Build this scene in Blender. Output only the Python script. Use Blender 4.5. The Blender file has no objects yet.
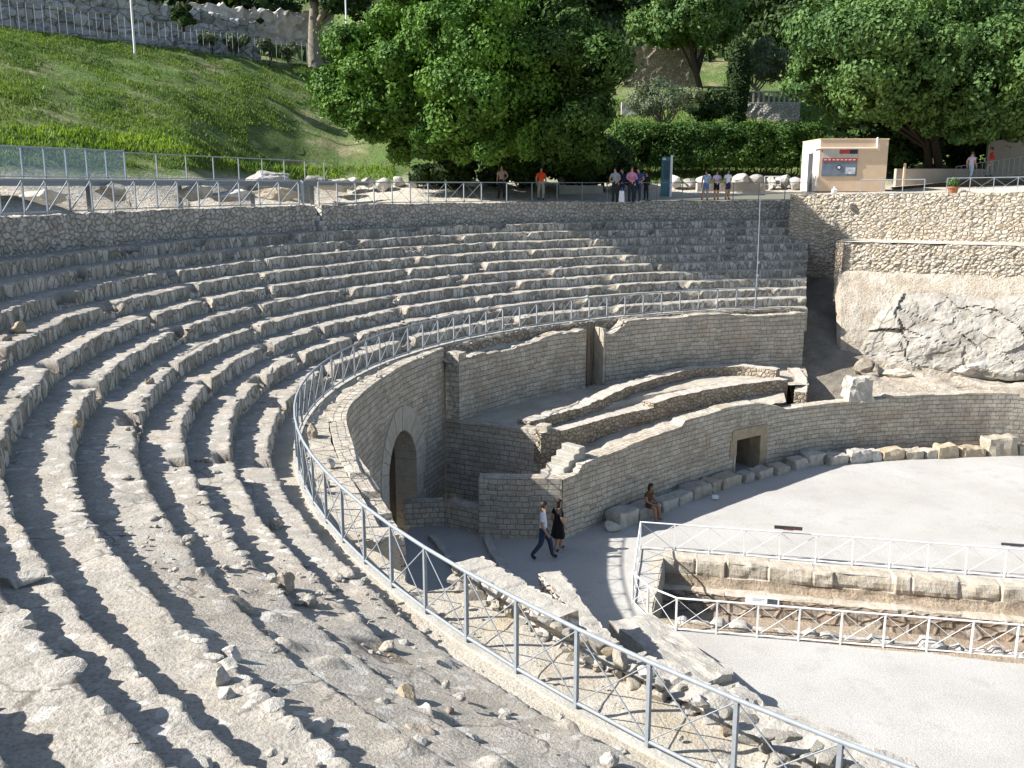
import bpy, math, random
import numpy as np
from mathutils import Vector, Matrix

rng = np.random.default_rng(7)
random.seed(7)
scene = bpy.context.scene
COL = scene.collection
PI = math.pi

# ------------------------------------------------------------------ camera measurements
FPX, YH, CZ = 950.0, 185.0, 11.0
TH = math.atan((384 - YH) / FPX)
CF = np.array([0, math.cos(TH), -math.sin(TH)])
CU = np.array([0, math.sin(TH), math.cos(TH)])

def at(x, y, z):
    """survey point: world position at height z of a point sighted in the photograph"""
    d = CF + np.array([1, 0, 0.]) * (x - 512) / FPX - CU * (y - 384) / FPX
    p = np.array([0, 0, CZ]) + d * ((z - CZ) / d[2])
    return float(p[0]), float(p[1])

def atY(x, y, Y):
    d = CF + np.array([1, 0, 0.]) * (x - 512) / FPX - CU * (y - 384) / FPX
    p = np.array([0, 0, CZ]) + d * (Y / d[1])
    return float(p[0]), float(Y), float(p[2])

# ------------------------------------------------------------------ numeric noise
def hsh(i, j=0, k=0, seed=0):
    i = np.asarray(i).astype(np.int64); j = np.asarray(j).astype(np.int64); k = np.asarray(k).astype(np.int64)
    h = (i * 374761393 + j * 668265263 + k * 1274126177 + seed * 974634777) & 0xFFFFFFFF
    h = ((h ^ (h >> 13)) * 1274126177) & 0xFFFFFFFF
    h = ((h ^ (h >> 16)) * 1911520717) & 0xFFFFFFFF
    h = h ^ (h >> 15)
    return (h & 0xFFFFFF) / float(0x1000000)

def vn(x, y=0.0, z=0.0, seed=0):
    x, y, z = np.broadcast_arrays(np.asarray(x, float), np.asarray(y, float), np.asarray(z, float))
    i, j, k = np.floor(x), np.floor(y), np.floor(z)
    u, v, w = x - i, y - j, z - k
    u, v, w = u*u*(3-2*u), v*v*(3-2*v), w*w*(3-2*w)
    r = 0
    for a in (0, 1):
        for b in (0, 1):
            for c in (0, 1):
                r = r + hsh(i+a, j+b, k+c, seed) * (u if a else 1-u) * (v if b else 1-v) * (w if c else 1-w)
    return r * 2 - 1

def fbm(x, y=0.0, z=0.0, octv=4, seed=0):
    x, y, z = np.asarray(x, float), np.asarray(y, float), np.asarray(z, float)
    r, a, f = 0, 0.5, 1.0
    for o in range(octv):
        r = r + a * vn(x*f, y*f, z*f, seed + o); a *= .5; f *= 2.03
    return r

def cell1(s, w, seed=0):
    """stones laid side by side: (stone id, distance to nearest joint in m)"""
    s = np.asarray(s, float) / w
    i = np.floor(s)
    def bd(n): return n + (hsh(n, 3, 1, seed) - .5) * .7
    idx = np.where(s < bd(i), i - 1, np.where(s >= bd(i + 1), i + 1, i))
    d = np.minimum(np.abs(s - bd(idx)), np.abs(bd(idx + 1) - s)) * w
    return idx, d

def cell2(u, v, seed=0):
    """irregular stones in two directions: (id hash, f1, f2-f1)"""
    u, v = np.broadcast_arrays(np.asarray(u, float), np.asarray(v, float))
    i, j = np.floor(u), np.floor(v)
    f1 = np.full(u.shape, 9.); f2 = np.full(u.shape, 9.); idd = np.zeros(u.shape)
    for a in (-1, 0, 1):
        for b in (-1, 0, 1):
            px = i + a + .15 + .7*hsh(i+a, j+b, 1, seed); py = j + b + .15 + .7*hsh(i+a, j+b, 2, seed)
            d = np.hypot(px - u, py - v); h = hsh(i+a, j+b, 3, seed)
            c = d < f1
            f2 = np.where(c, f1, np.minimum(f2, d)); idd = np.where(c, h, idd); f1 = np.where(c, d, f1)
    return idd, f1, f2 - f1

def sstep(a, b, x):
    t = np.clip((np.asarray(x, float) - a) / (b - a), 0, 1)
    return t*t*(3-2*t)

# ------------------------------------------------------------------ object helpers
def link(o, parent=None):
    COL.objects.link(o)
    if parent is not None: o.parent = parent
    return o

def tag(o, label=None, cat=None, group=None, kind=None):
    if label: o['label'] = label
    if cat: o['category'] = cat
    if group: o['group'] = group
    if kind: o['kind'] = kind
    return o

def thing(name, label, cat, loc=(0, 0, 0), rz=0.0, group=None):
    o = bpy.data.objects.new(name, None); o.empty_display_size = .3
    o.location = loc; o.rotation_euler = (0, 0, rz)
    COL.objects.link(o)
    return tag(o, label, cat, group)

def mesh_np(name, V, F, mats, parent=None, uv=None, smooth=True, mi=None):
    """V (n,3); F (m,k) array of equal-sized faces; uv per vertex (n,2)"""
    V = np.asarray(V, dtype=np.float32); F = np.asarray(F, dtype=np.int32)
    me = bpy.data.meshes.new(name)
    k = F.shape[1]
    me.vertices.add(len(V)); me.vertices.foreach_set('co', V.ravel())
    me.loops.add(F.size); me.loops.foreach_set('vertex_index', F.ravel())
    me.polygons.add(len(F))
    me.polygons.foreach_set('loop_start', np.arange(0, F.size, k, dtype=np.int32))
    me.polygons.foreach_set('loop_total', np.full(len(F), k, dtype=np.int32))
    if mi is not None: me.polygons.foreach_set('material_index', np.asarray(mi, dtype=np.int32))
    me.update(calc_edges=True)
    if uv is not None:
        l = me.uv_layers.new(name='UVMap')
        l.data.foreach_set('uv', np.asarray(uv, dtype=np.float32)[F.ravel()].ravel())
    me.polygons.foreach_set('use_smooth', np.full(len(F), bool(smooth)))
    me.validate()
    for m in (mats if isinstance(mats, (list, tuple)) else [mats]): me.materials.append(m)
    return link(bpy.data.objects.new(name, me), parent)

def grid(name, P, mats, parent=None, uv=None, smooth=True, flip=False, mask=None):
    P = np.asarray(P, float); n, m = P.shape[:2]
    idx = np.arange(n*m).reshape(n, m)
    a, b, c, d = idx[:-1, :-1], idx[1:, :-1], idx[1:, 1:], idx[:-1, 1:]
    F = np.stack([a, d, c, b] if flip else [a, b, c, d], -1).reshape(-1, 4)
    if mask is not None: F = F[mask.ravel()]
    return mesh_np(name, P.reshape(-1, 3), F, mats, parent, None if uv is None else np.asarray(uv).reshape(-1, 2), smooth)

class MB:
    """collects simple solids and links them as one mesh object"""
    def __init__(s): s.v = []; s.f = []; s.m = []; s.sm = []
    def add(s, vs, fs, mi=0, smooth=False):
        b = len(s.v); s.v += [tuple(map(float, p)) for p in vs]
        for f in fs: s.f.append([b + i for i in f]); s.m.append(mi); s.sm.append(smooth)
    def box(s, c, size, rz=0, mi=0, taper=1.0, bev=0.0):
        x, y, z = size[0]/2, size[1]/2, size[2]/2
        b = min(bev, x*.45, y*.45, z*.45); ca, sa = math.cos(rz), math.sin(rz)
        lv = [(-z, -b), (-z + b, 0), (z - b, 0), (z, -b)] if b > 0 else [(-z, 0), (z, 0)]
        vs = []
        for (zz, g) in lv:
            t = 1 + (taper - 1) * (zz + z) / (2*z)
            X, Y = x*t + g, y*t + g
            ring = [(-X + b, -Y), (X - b, -Y), (X, -Y + b), (X, Y - b), (X - b, Y), (-X + b, Y), (-X, Y - b), (-X, -Y + b)] if b > 0 else [(-X, -Y), (X, -Y), (X, Y), (-X, Y)]
            for (px, py) in ring: vs.append((c[0] + px*ca - py*sa, c[1] + px*sa + py*ca, c[2] + zz))
        n = 8 if b > 0 else 4
        fs = [list(range(n))[::-1], list(range(n*(len(lv)-1), n*len(lv)))]
        for r in range(len(lv)-1):
            for i in range(n): fs.append([r*n+i, r*n+(i+1) % n, (r+1)*n+(i+1) % n, (r+1)*n+i])
        s.add(vs, fs, mi)
    def tube(s, pts, r, n=6, mi=0, cap=True, smooth=True):
        pts = [Vector(p) for p in pts]; rr = r if hasattr(r, '__len__') else [r]*len(pts)
        vs = []; fs = []
        for i, p in enumerate(pts):
            t = (pts[min(i+1, len(pts)-1)] - pts[max(i-1, 0)]).normalized()
            up = Vector((0, 0, 1)) if abs(t.z) < .9 else Vector((1, 0, 0))
            a = t.cross(up).normalized(); b = a.cross(t)
            for q in range(n):
                w = 2*PI*(q+.5)/n; vs.append(p + (a*math.cos(w) + b*math.sin(w))*rr[i])
        for i in range(len(pts)-1):
            for q in range(n): fs.append([i*n+q, i*n+(q+1) % n, (i+1)*n+(q+1) % n, (i+1)*n+q])
        s.add(vs, fs, mi, smooth)
        if cap: s.add(vs[:n], [list(range(n))[::-1]], mi); s.add(vs[-n:], [list(range(n))], mi)
    def build(s, name, mats, parent=None):
        me = bpy.data.meshes.new(name); me.from_pydata(s.v, [], s.f); me.update()
        for m in (mats if isinstance(mats, (list, tuple)) else [mats]): me.materials.append(m)
        me.polygons.foreach_set('material_index', np.array(s.m, dtype=np.int32))
        me.polygons.foreach_set('use_smooth', np.array(s.sm, dtype=bool))
        return link(bpy.data.objects.new(name, me), parent)

def ico(sub):
    import bmesh
    bm = bmesh.new(); bmesh.ops.create_icosphere(bm, subdivisions=sub, radius=1)
    V = np.array([v.co[:] for v in bm.verts]); F = np.array([[v.index for v in f.verts] for f in bm.faces]); bm.free()
    return V, F
ICO = {k: ico(k) for k in (2, 3, 4, 5)}

def rock_np(size, seed, sub=3, cut=7, rough=.10):
    """a broken stone: sphere cut by random planes then roughened"""
    V, F = ICO[sub]; V = V.copy(); r = np.random.default_rng(seed)
    for c in range(cut):
        n = r.normal(size=3); n[2] *= .8; n /= np.linalg.norm(n); d = r.uniform(.45, .78)
        over = np.maximum(V @ n - d, 0); V -= over[:, None] * n
    nn = fbm(V[:, 0]*1.7 + seed, V[:, 1]*1.7, V[:, 2]*1.7, 4, seed)
    V *= (1 + rough * 1.6 * nn)[:, None]
    return V * np.array(size), F

def rock(name, loc, size, seed, mat, sub=3, parent=None, rz=0, cut=7, rough=.1, tilt=(0, 0)):
    V, F = rock_np(size, seed, sub, cut, rough)
    o = mesh_np(name, V, F, mat, parent, smooth=False)
    o.location = loc; o.rotation_euler = (tilt[0], tilt[1], rz)
    return o

def block_np(size, seed, n=7, rough=.03, worn=.12):
    """a hewn block with worn corners, unit grid on a cube"""
    V, F = [], []
    g = np.linspace(-1, 1, n)
    A, B = np.meshgrid(g, g, indexing='ij')
    for ax in range(3):
        for s in (-1, 1):
            p = np.zeros((n, n, 3)); p[..., ax] = s; p[..., (ax+1) % 3] = A; p[..., (ax+2) % 3] = B if s > 0 else -B
            b = len(V)*n*n; V.append(p.reshape(-1, 3))
            I = np.arange(n*n).reshape(n, n) + b
            F.append(np.stack([I[:-1, :-1], I[1:, :-1], I[1:, 1:], I[:-1, 1:]], -1).reshape(-1, 4))
    V = np.concatenate(V); F = np.concatenate(F)
    key = {}; rem = np.zeros(len(V), int); out = []
    for i, p in enumerate(np.round(V, 4)):
        k = tuple(p)
        if k not in key: key[k] = len(out); out.append(V[i])
        rem[i] = key[k]
    V = np.array(out); F = rem[F]
    l = np.sum(np.abs(V)**8, 1)**(1/8.)
    V = V / (l[:, None]**(worn*4))
    sz = np.array(size) / 2
    W = V * sz
    for q, sd in enumerate((0, 31, 67)):
        W[:, q] += rough * 2 * fbm(W[:, 0]*3.1 + seed, W[:, 1]*3.1 + sd, W[:, 2]*3.1, 3, seed + q)
    return W, F

def block(name, loc, size, seed, mat, rz=0, parent=None, n=7, rough=.03, worn=.1, tilt=(0, 0)):
    V, F = block_np(size, seed, n, rough, worn)
    o = mesh_np(name, V, F, mat, parent, smooth=False); o.location = loc; o.rotation_euler = (tilt[0], tilt[1], rz)
    return o

# ------------------------------------------------------------------ materials
class NT:
    def __init__(s, name):
        s.mat = bpy.data.materials.new(name); s.mat.use_nodes = True
        s.t = s.mat.node_tree; s.b = s.t.nodes['Principled BSDF']; s.b.inputs['Roughness'].default_value = .9
        s.b.inputs['Specular IOR Level'].default_value = .2
    def n(s, typ, ins=None, **props):
        nd = s.t.nodes.new('ShaderNode' + typ)
        for k, v in props.items(): setattr(nd, k, v)
        for k, v in (ins or {}).items():
            if isinstance(v, bpy.types.NodeSocket): s.t.links.new(v, nd.inputs[k])
            else: nd.inputs[k].default_value = v
        return nd
    def set(s, k, v):
        if isinstance(v, bpy.types.NodeSocket): s.t.links.new(v, s.b.inputs[k])
        else: s.b.inputs[k].default_value = v
    def obj(s): return s.n('TexCoord').outputs['Object']
    def uv(s): return s.n('TexCoord').outputs['UV']
    def noise(s, vec, scale, detail=4, rough=.55, out=0):
        return s.n('TexNoise', {'Vector': vec, 'Scale': scale, 'Detail': detail, 'Roughness': rough}).outputs[out]
    def ramp(s, fac, stops):
        r = s.n('ValToRGB', {'Fac': fac}); e = r.color_ramp.elements
        while len(e) > 1: e.remove(e[-1])
        e[0].position = stops[0][0]; e[0].color = c4(stops[0][1])
        for p, c in stops[1:]:
            x = e.new(p); x.color = c4(c)
        return r.outputs['Color']
    def mix(s, fac, a, b, typ='MIX'):
        m = s.n('Mix', data_type='RGBA', blend_type=typ)
        for k, v in ((0, fac), (6, a), (7, b)):
            if isinstance(v, bpy.types.NodeSocket): s.t.links.new(v, m.inputs[k])
            else: m.inputs[k].default_value = (c4(v) if k else v)
        return m.outputs[2]
    def math(s, op, a, b=0.0, clamp=False):
        m = s.n('Math', operation=op, use_clamp=clamp)
        for k, v in ((0, a), (1, b)):
            if isinstance(v, bpy.types.NodeSocket): s.t.links.new(v, m.inputs[k])
            else: m.inputs[k].default_value = v
        return m.outputs[0]
    def bump(s, h, dist, strength=1.0):
        b = s.n('Bump', {'Height': h, 'Distance': dist, 'Strength': strength}); s.set('Normal', b.outputs[0])

def c4(c):
    if isinstance(c, (int, float)): return (c, c, c, 1)
    return tuple(c) + ((1,) if len(c) == 3 else ())

def plain(name, c, rough=.6, metal=0.0, spec=.3, var=.12, scale=9.):
    t = NT(name); o = t.obj()
    f = t.noise(o, scale, 3)
    lo = tuple(x*(1-var) for x in c); hi = tuple(min(1, x*(1+var)) for x in c)
    t.set('Base Color', t.ramp(f, [(.3, lo), (.7, hi)]))
    t.set('Roughness', rough); t.set('Metallic', metal); t.set('Specular IOR Level', spec)
    return t.mat

def m_seat():
    t = NT('weathered_seat_stone'); o = t.obj()
    nz = t.n('SeparateXYZ', {0: t.n('NewGeometry').outputs['Normal']}).outputs['Z']
    top = t.math('MULTIPLY', t.math('SUBTRACT', nz, .35, True), 2.4, True)
    big = t.noise(o, .55, 3); mid = t.noise(o, 4.5, 5, .65); fine = t.noise(o, 30., 4, .7)
    tread = t.ramp(mid, [(.28, (.32, .29, .24)), (.48, (.405, .37, .315)), (.70, (.475, .44, .385))])
    tread = t.mix(t.ramp(big, [(.42, 0.), (.62, .55)]), tread, (.42, .36, .285))
    grit = t.ramp(fine, [(.36, (.55, .54, .52)), (.5, (1, 1, 1)), (.66, (1.16, 1.15, 1.13))])
    tread = t.mix(.75, tread, grit, 'MULTIPLY')
    chips = t.n('TexVoronoi', {'Vector': o, 'Scale': 9., 'Randomness': 1.}).outputs
    white = t.math('GREATER_THAN', t.n('SeparateColor', {0: chips['Color']}).outputs[0], .93)
    tread = t.mix(t.math('MULTIPLY', white, .55), tread, (.62, .60, .55))
    ck = t.n('TexVoronoi', {'Vector': t.mix(.35, o, t.noise(o, 1.7, 4, .65, 1), 'ADD'), 'Scale': 1.1}, feature='DISTANCE_TO_EDGE').outputs['Distance']
    ckm = t.math('MULTIPLY', t.ramp(ck, [(.006, 1.), (.022, 0.)]), t.ramp(t.noise(o, .8, 3), [(.48, 0.), (.56, .8)]))
    tread = t.mix(ckm, tread, (.17, .15, .125))
    tread = t.mix(t.ramp(t.noise(o, 1.9, 5, .7), [(.5, 0.), (.64, .5)]), tread, (.27, .25, .215))
    sc = t.n('Mapping', {'Vector': o, 'Scale': (4.8, 4.8, 1.9)}).outputs[0]
    wob = t.mix(.12, sc, t.noise(o, 2.2, 3, .6, 1), 'ADD')
    vo = t.n('TexVoronoi', {'Vector': wob, 'Scale': 1.0}, feature='DISTANCE_TO_EDGE').outputs['Distance']
    vc = t.n('TexVoronoi', {'Vector': wob, 'Scale': 1.0}).outputs['Color']
    st = t.ramp(t.n('SeparateColor', {0: vc}).outputs[0], [(0., (.30, .275, .23)), (.45, (.46, .43, .375)), (1., (.63, .60, .54))])
    st = t.mix(.8, st, grit, 'MULTIPLY')
    st = t.mix(t.ramp(vo, [(.02, .9), (.085, 0.)]), st, (.17, .15, .12))
    lich = t.ramp(t.noise(o, 1.6, 5, .65), [(.52, 0.), (.66, .6)])
    st = t.mix(lich, st, (.25, .235, .20))
    core = t.n('Attribute', attribute_name='core').outputs['Fac']
    cc = t.mix(.8, t.ramp(t.noise(o, 5., 5, .7), [(.35, (.15, .12, .09)), (.52, (.27, .225, .175)), (.66, (.50, .46, .40))]), grit, 'MULTIPLY')
    t.set('Base Color', t.mix(core, t.mix(top, st, tread), cc))
    side = t.math('SUBTRACT', 1., top)
    hgt = t.math('ADD', t.math('MULTIPLY', t.math('MULTIPLY', t.ramp(vo, [(0., 0.), (.16, 1.)]), .8), side), t.math('ADD', fine, t.math('MULTIPLY', mid, .9)))
    t.bump(hgt, .022, .9)
    t.set('Specular IOR Level', .1)
    return t.mat

def m_ashlar(name, c1, c2, w=.40, h=.185, stain=(.30, .265, .21)):
    t = NT(name); uv = t.uv(); o = t.obj()
    wob = t.mix(.05, uv, t.noise(o, 2.2, 4, .65, 1), 'ADD')
    def bk(w, h, off, sh):
        mv = t.n('Mapping', {'Vector': wob, 'Location': (sh, sh*.37, 0)}).outputs[0]
        return t.n('TexBrick', {'Vector': mv, 'Color1': c4(c1), 'Color2': c4(c2), 'Mortar': (.24, .21, .17, 1), 'Scale': 1.0, 'Mortar Size': .010, 'Mortar Smooth': .4, 'Bias': 0., 'Brick Width': w, 'Row Height': h}, offset=off, squash=.8, squash_frequency=3)
    b1, b2 = bk(w, h, .5, 0), bk(w*.72, h, .37, .13)
    sel = t.ramp(t.noise(o, .45, 3), [(.48, 0.), (.52, 1.)])
    brc = t.mix(sel, b1.outputs[0], b2.outputs[0]); brf = t.mix(sel, b1.outputs['Fac'], b2.outputs['Fac'])
    blk = t.n('TexVoronoi', {'Vector': t.n('Mapping', {'Vector': wob, 'Scale': (1/w, 1/h, 1)}).outputs[0], 'Scale': 1.0, 'Randomness': .35}, voronoi_dimensions='2D').outputs['Color']
    brc = t.mix(.55, brc, t.ramp(t.n('SeparateColor', {0: blk}).outputs[0], [(0., (.68, .66, .62)), (.5, (1, 1, 1)), (1., (1.22, 1.2, 1.15))]), 'MULTIPLY')
    big = t.noise(o, .6, 4, .6); fine = t.noise(o, 17., 4, .7)
    col = t.mix(t.ramp(big, [(.46, 0.), (.68, .5)]), brc, stain)
    col = t.mix(t.ramp(t.noise(o, 1.1, 4), [(.54, 0.), (.64, .34)]), col, (.44, .335, .235))
    col = t.mix(.7, col, t.ramp(fine, [(.33, (.62, .61, .6)), (.5, (1, 1, 1)), (.7, (1.15, 1.14, 1.12))]), 'MULTIPLY')
    t.set('Base Color', col)
    h_ = t.math('ADD', t.math('MULTIPLY', t.math('SUBTRACT', 1., brf), 1.3), t.math('MULTIPLY', fine, .5))
    t.bump(h_, .045, 1.0); t.set('Specular IOR Level', .1)
    return t.mat

def m_rubble(name, cols, sx=3.2, sz=4.2, mortar=(.20, .17, .135), top=None):
    t = NT(name); o = t.obj()
    mp = t.n('Mapping', {'Vector': t.uv(), 'Scale': (sx, sz, 1)}).outputs[0]
    wob = t.mix(.14, mp, t.noise(o, 2.4, 3, .6, 1), 'ADD')
    vo = t.n('TexVoronoi', {'Vector': wob, 'Scale': 1.0}, feature='DISTANCE_TO_EDGE', voronoi_dimensions='2D').outputs['Distance']
    vc = t.n('TexVoronoi', {'Vector': wob, 'Scale': 1.0}, voronoi_dimensions='2D').outputs['Color']
    st = t.ramp(t.n('SeparateColor', {0: vc}).outputs[0], [(i/(len(cols)-1), c) for i, c in enumerate(cols)])
    fine = t.noise(o, 20., 4, .7)
    st = t.mix(.75, st, t.ramp(fine, [(.33, (.6, .59, .57)), (.5, (1, 1, 1)), (.7, (1.18, 1.17, 1.15))]), 'MULTIPLY')
    st = t.mix(t.ramp(vo, [(.01, .85), (.08, 0.)]), st, mortar)
    edge = t.ramp(vo, [(0., 0.), (.20, 1.)])
    if top:
        nz = t.n('SeparateXYZ', {0: t.n('NewGeometry').outputs['Normal']}).outputs['Z']; up = t.math('MULTIPLY', t.math('SUBTRACT', nz, .55, True), 3.5, True)
        st = t.mix(up, st, t.ramp(t.noise(o, 3.5, 5, .65), [(.3, tuple(q*.78 for q in top)), (.7, top)])); edge = t.math('MULTIPLY', edge, t.math('SUBTRACT', 1., up))
    t.set('Base Color', st)
    t.bump(t.math('ADD', edge, t.math('MULTIPLY', fine, .5)), .05, 1.0)
    t.set('Specular IOR Level', .1)
    return t.mat

def m_ground(name, stops, s1=1.2, s2=24., bump=.02, patch=None, grit=.5):
    t = NT(name); o = t.obj()
    a = t.noise(o, s1, 5, .6); b = t.noise(o, s2, 4, .7)
    col = t.ramp(a, stops)
    if patch: col = t.mix(t.ramp(t.noise(o, patch[1], 4, .6), [(patch[2], 0.), (patch[3], 1.)]), col, patch[0])
    col = t.mix(grit, col, t.ramp(b, [(.33, (.6, .6, .59)), (.5, (1, 1, 1)), (.68, (1.2, 1.2, 1.2))]), 'MULTIPLY')
    t.set('Base Color', col); t.bump(t.math('ADD', b, t.math('MULTIPLY', a, 1.5)), bump, 1.0)
    t.set('Specular IOR Level', .08)
    return t.mat

def m_rock(name, lo, mid_, hi, sc=2.5):
    t = NT(name); o = t.obj()
    inf = t.n('ObjectInfo').outputs['Random']
    a = t.noise(o, sc, 6, .65); b = t.noise(o, sc*9, 4, .7)
    col = t.ramp(a, [(.3, lo), (.5, mid_), (.68, hi)])
    col = t.mix(.6, col, t.ramp(b, [(.34, (.6, .59, .58)), (.5, (1, 1, 1)), (.68, (1.15, 1.15, 1.14))]), 'MULTIPLY')
    col = t.mix(.5, col, t.ramp(inf, [(0., (.72, .68, .62)), (1., (1.15, 1.13, 1.1))]), 'MULTIPLY')
    t.set('Base Color', col); t.bump(t.math('ADD', a, t.math('MULTIPLY', b, .4)), .05, 1.0); t.set('Specular IOR Level', .1)
    return t.mat

def m_leaf(name, cols, trans=.25):
    t = NT(name)
    r = t.n('NewGeometry').outputs['Random Per Island']
    col = t.ramp(r, [(i/(len(cols)-1), c) for i, c in enumerate(cols)])
    o = t.obj()
    col = t.mix(.7, col, t.ramp(t.noise(o, .35, 3), [(.35, (.55, .64, .6)), (.65, (1.45, 1.32, .95))]), 'MULTIPLY')
    t.set('Base Color', col); t.set('Roughness', .6); t.set('Specular IOR Level', .2)
    tr = t.n('BsdfTranslucent', {'Color': t.mix(1.0, col, (1.3, 1.35, .6), 'MULTIPLY')})
    mx = t.n('MixShader', {0: trans, 1: t.b.outputs[0], 2: tr.outputs[0]})
    t.t.links.new(mx.outputs[0], t.t.nodes['Material Output'].inputs[0])
    return t.mat

MAT = {}
MAT['seat'] = m_seat()
MAT['ashlar'] = m_ashlar('small_block_ashlar', (.56, .51, .43), (.46, .415, .345))
MAT['ashlar_low'] = m_ashlar('podium_ashlar', (.57, .52, .435), (.47, .425, .35), .38, .18, (.33, .275, .21))
MAT['rub_top'] = m_rubble('grey_rubble_wall', [(.39, .37, .325), (.48, .455, .41), (.56, .535, .485), (.44, .405, .35)], 4.6, 5.0, (.25, .205, .165))
MAT['rub_right'] = m_rubble('tan_rubble_wall', [(.40, .345, .265), (.49, .43, .345), (.55, .50, .42), (.47, .385, .27)], 3.7, 6.2, (.33, .275, .205))
MAT['rub_brown'] = m_rubble('brown_rubble_core', [(.29, .235, .17), (.38, .32, .245), (.44, .39, .32)], 5.0, 6.0, (.22, .17, .12), (.52, .47, .40))
MAT['sand'] = m_ground('pale_arena_sand', [(.3, (.39, .37, .335)), (.5, (.44, .42, .385)), (.7, (.475, .46, .43))], .35, 26., .015, ((.395, .375, .34), 1.3, .54, .70), .6)
MAT['dirt'] = m_ground('pale_path_dirt', [(.3, (.46, .41, .34)), (.55, (.54, .49, .42)), (.75, (.60, .555, .48))], .9, 22., .015, grit=.35)
MAT['walk'] = m_ground('walkway_mortar', [(.3, (.40, .36, .29)), (.55, (.48, .43, .35)), (.75, (.53, .49, .42))], 1.6, 26., .03, ((.40, .33, .23), .9, .55, .7), .6)
MAT['earth'] = m_ground('brown_earth', [(.3, (.28, .215, .15)), (.55, (.37, .295, .215)), (.75, (.45, .38, .29))], 1.3, 14., .06, grit=.7)
MAT['slope'] = m_ground('tan_scree', [(.3, (.38, .33, .26)), (.5, (.46, .41, .33)), (.72, (.53, .48, .40))], .9, 12., .05, grit=.6)
MAT['rock_white'] = m_rock('pale_limestone', (.35, .325, .29), (.47, .45, .415), (.57, .55, .515), 1.3)
MAT['rock_tan'] = m_rock('tan_stone', (.38, .325, .25), (.48, .43, .35), (.56, .52, .45))
MAT['rock_grey'] = m_rock('grey_stone', (.34, .32, .28), (.44, .42, .375), (.54, .52, .48))
MAT['rock_orange'] = m_rock('ochre_stone', (.36, .285, .195), (.46, .38, .27), (.54, .47, .37))
MAT['rock_dark'] = m_rock('brown_stone', (.23, .19, .15), (.34, .295, .24), (.44, .40, .34))
MAT['dark'] = plain('dark_void_stone', (.05, .045, .04), .95)
MAT['steel'] = plain('galvanised_steel', (.285, .31, .33), .65, .15, .3, .10, 14.)
MAT['steel_dk'] = plain('dull_grey_steel', (.22, .25, .28), .6, .1, .3, .12, 14.)
MAT['white_paint'] = plain('white_painted_steel', (.80, .79, .76), .45, 0, .4, .05)
MAT['kerb'] = m_ground('concrete_kerb', [(.3, (.38, .36, .31)), (.7, (.50, .475, .42))], 2., 26., .015, grit=.5)
MAT['peach'] = plain('peach_render', (.66, .49, .335), .9, 0, .1, .06, 2.)
MAT['cream'] = plain('cream_render', (.74, .66, .55), .9, 0, .1, .05, 2.)
MAT['tanwall'] = plain('tan_concrete', (.42, .36, .29), .9, 0, .1, .10, 1.)
MAT['bark'] = plain('dark_bark', (.06, .048, .036), .95, 0, .1, .35, 6.)
MAT['bark_pale'] = plain('grey_bark', (.22, .19, .15), .95, 0, .1, .3, 6.)
MAT['leaf_bright'] = m_leaf('yellow_green_leaves', [(.05, .115, .016), (.08, .17, .026), (.125, .235, .04)], .14)
MAT['leaf_mid'] = m_leaf('mid_green_leaves', [(.055, .115, .035), (.09, .165, .05), (.135, .225, .075)], .16)
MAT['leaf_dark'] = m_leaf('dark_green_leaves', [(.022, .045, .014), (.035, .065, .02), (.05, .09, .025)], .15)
MAT['leaf_olive'] = m_leaf('grey_green_leaves', [(.10, .13, .085), (.15, .185, .125), (.20, .235, .165)], .15)
MAT['leaf_hedge'] = m_leaf('hedge_leaves', [(.03, .07, .014), (.048, .105, .02), (.07, .14, .03)], .14)
MAT['leaf_grass'] = m_leaf('grass_blades', [(.08, .14, .03), (.12, .195, .045), (.175, .24, .075)], .3)
MAT['leaf_lush'] = m_leaf('lush_grass_blades', [(.12, .20, .03), (.16, .26, .04), (.21, .31, .06)], .35)

MAT['edge'] = m_rock('white_edge_stone', (.36, .335, .29), (.45, .425, .375), (.53, .51, .465), 4.0)

MAT['bedrock'] = m_rock('pale_bedrock', (.23, .205, .17), (.335, .315, .28), (.415, .395, .36), .9)
MAT['rub_big'] = m_rubble('bluish_boulders', [(.30, .30, .30), (.42, .42, .42), (.52, .52, .51), (.38, .36, .33)], 1.0, 1.4, (.12, .11, .10))

MAT['vault'] = m_ground('shade_darkened_vault', [(.3, (.14, .115, .085)), (.7, (.22, .185, .145))], 2., 18., .03)  # stone colour darkened to paint in the shade inside the arch
MAT['ramp_soil_shade'] = m_ground('shade_darkened_soil', [(.3, (.17, .15, .12)), (.55, (.25, .22, .18)), (.75, (.31, .28, .23))], 1.2, 14., .05, grit=.7)  # soil darkened so the corridor's shade sits in its colour

MAT['leaf_shade'] = m_leaf('shade_darkened_leaves', [(.028, .062, .012), (.045, .095, .018), (.075, .145, .028)], .12)  # leaf green darkened to put the right crown's shade into its colour
# ------------------------------------------------------------------ plan of the amphitheatre: an ellipse and curves parallel to it
EC = np.array([20.009, 22.362]); EA, EB = 25.208, 21.956
D1 = np.array([-.97412, .22602]); D2 = np.array([.22602, .97412])     # D1 along the arena to the left, D2 across it
W = 5.43; RISE = .372; DEP = .775

def EP(t, o):
    t, o = np.broadcast_arrays(np.asarray(t, float), np.asarray(o, float))
    c, s = np.cos(t), np.sin(t); nx, ny = c/EA, s/EB; l = np.hypot(nx, ny); nx, ny = nx/l, ny/l
    x, y = EA*c + o*nx, EB*s + o*ny
    return EC[0] + x*D1[0] + y*D2[0], EC[1] + x*D1[1] + y*D2[1]

def t_of(x, y):
    r = np.array([x, y]) - EC; return math.atan2((r @ D2)/EB, (r @ D1)/EA)

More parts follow.
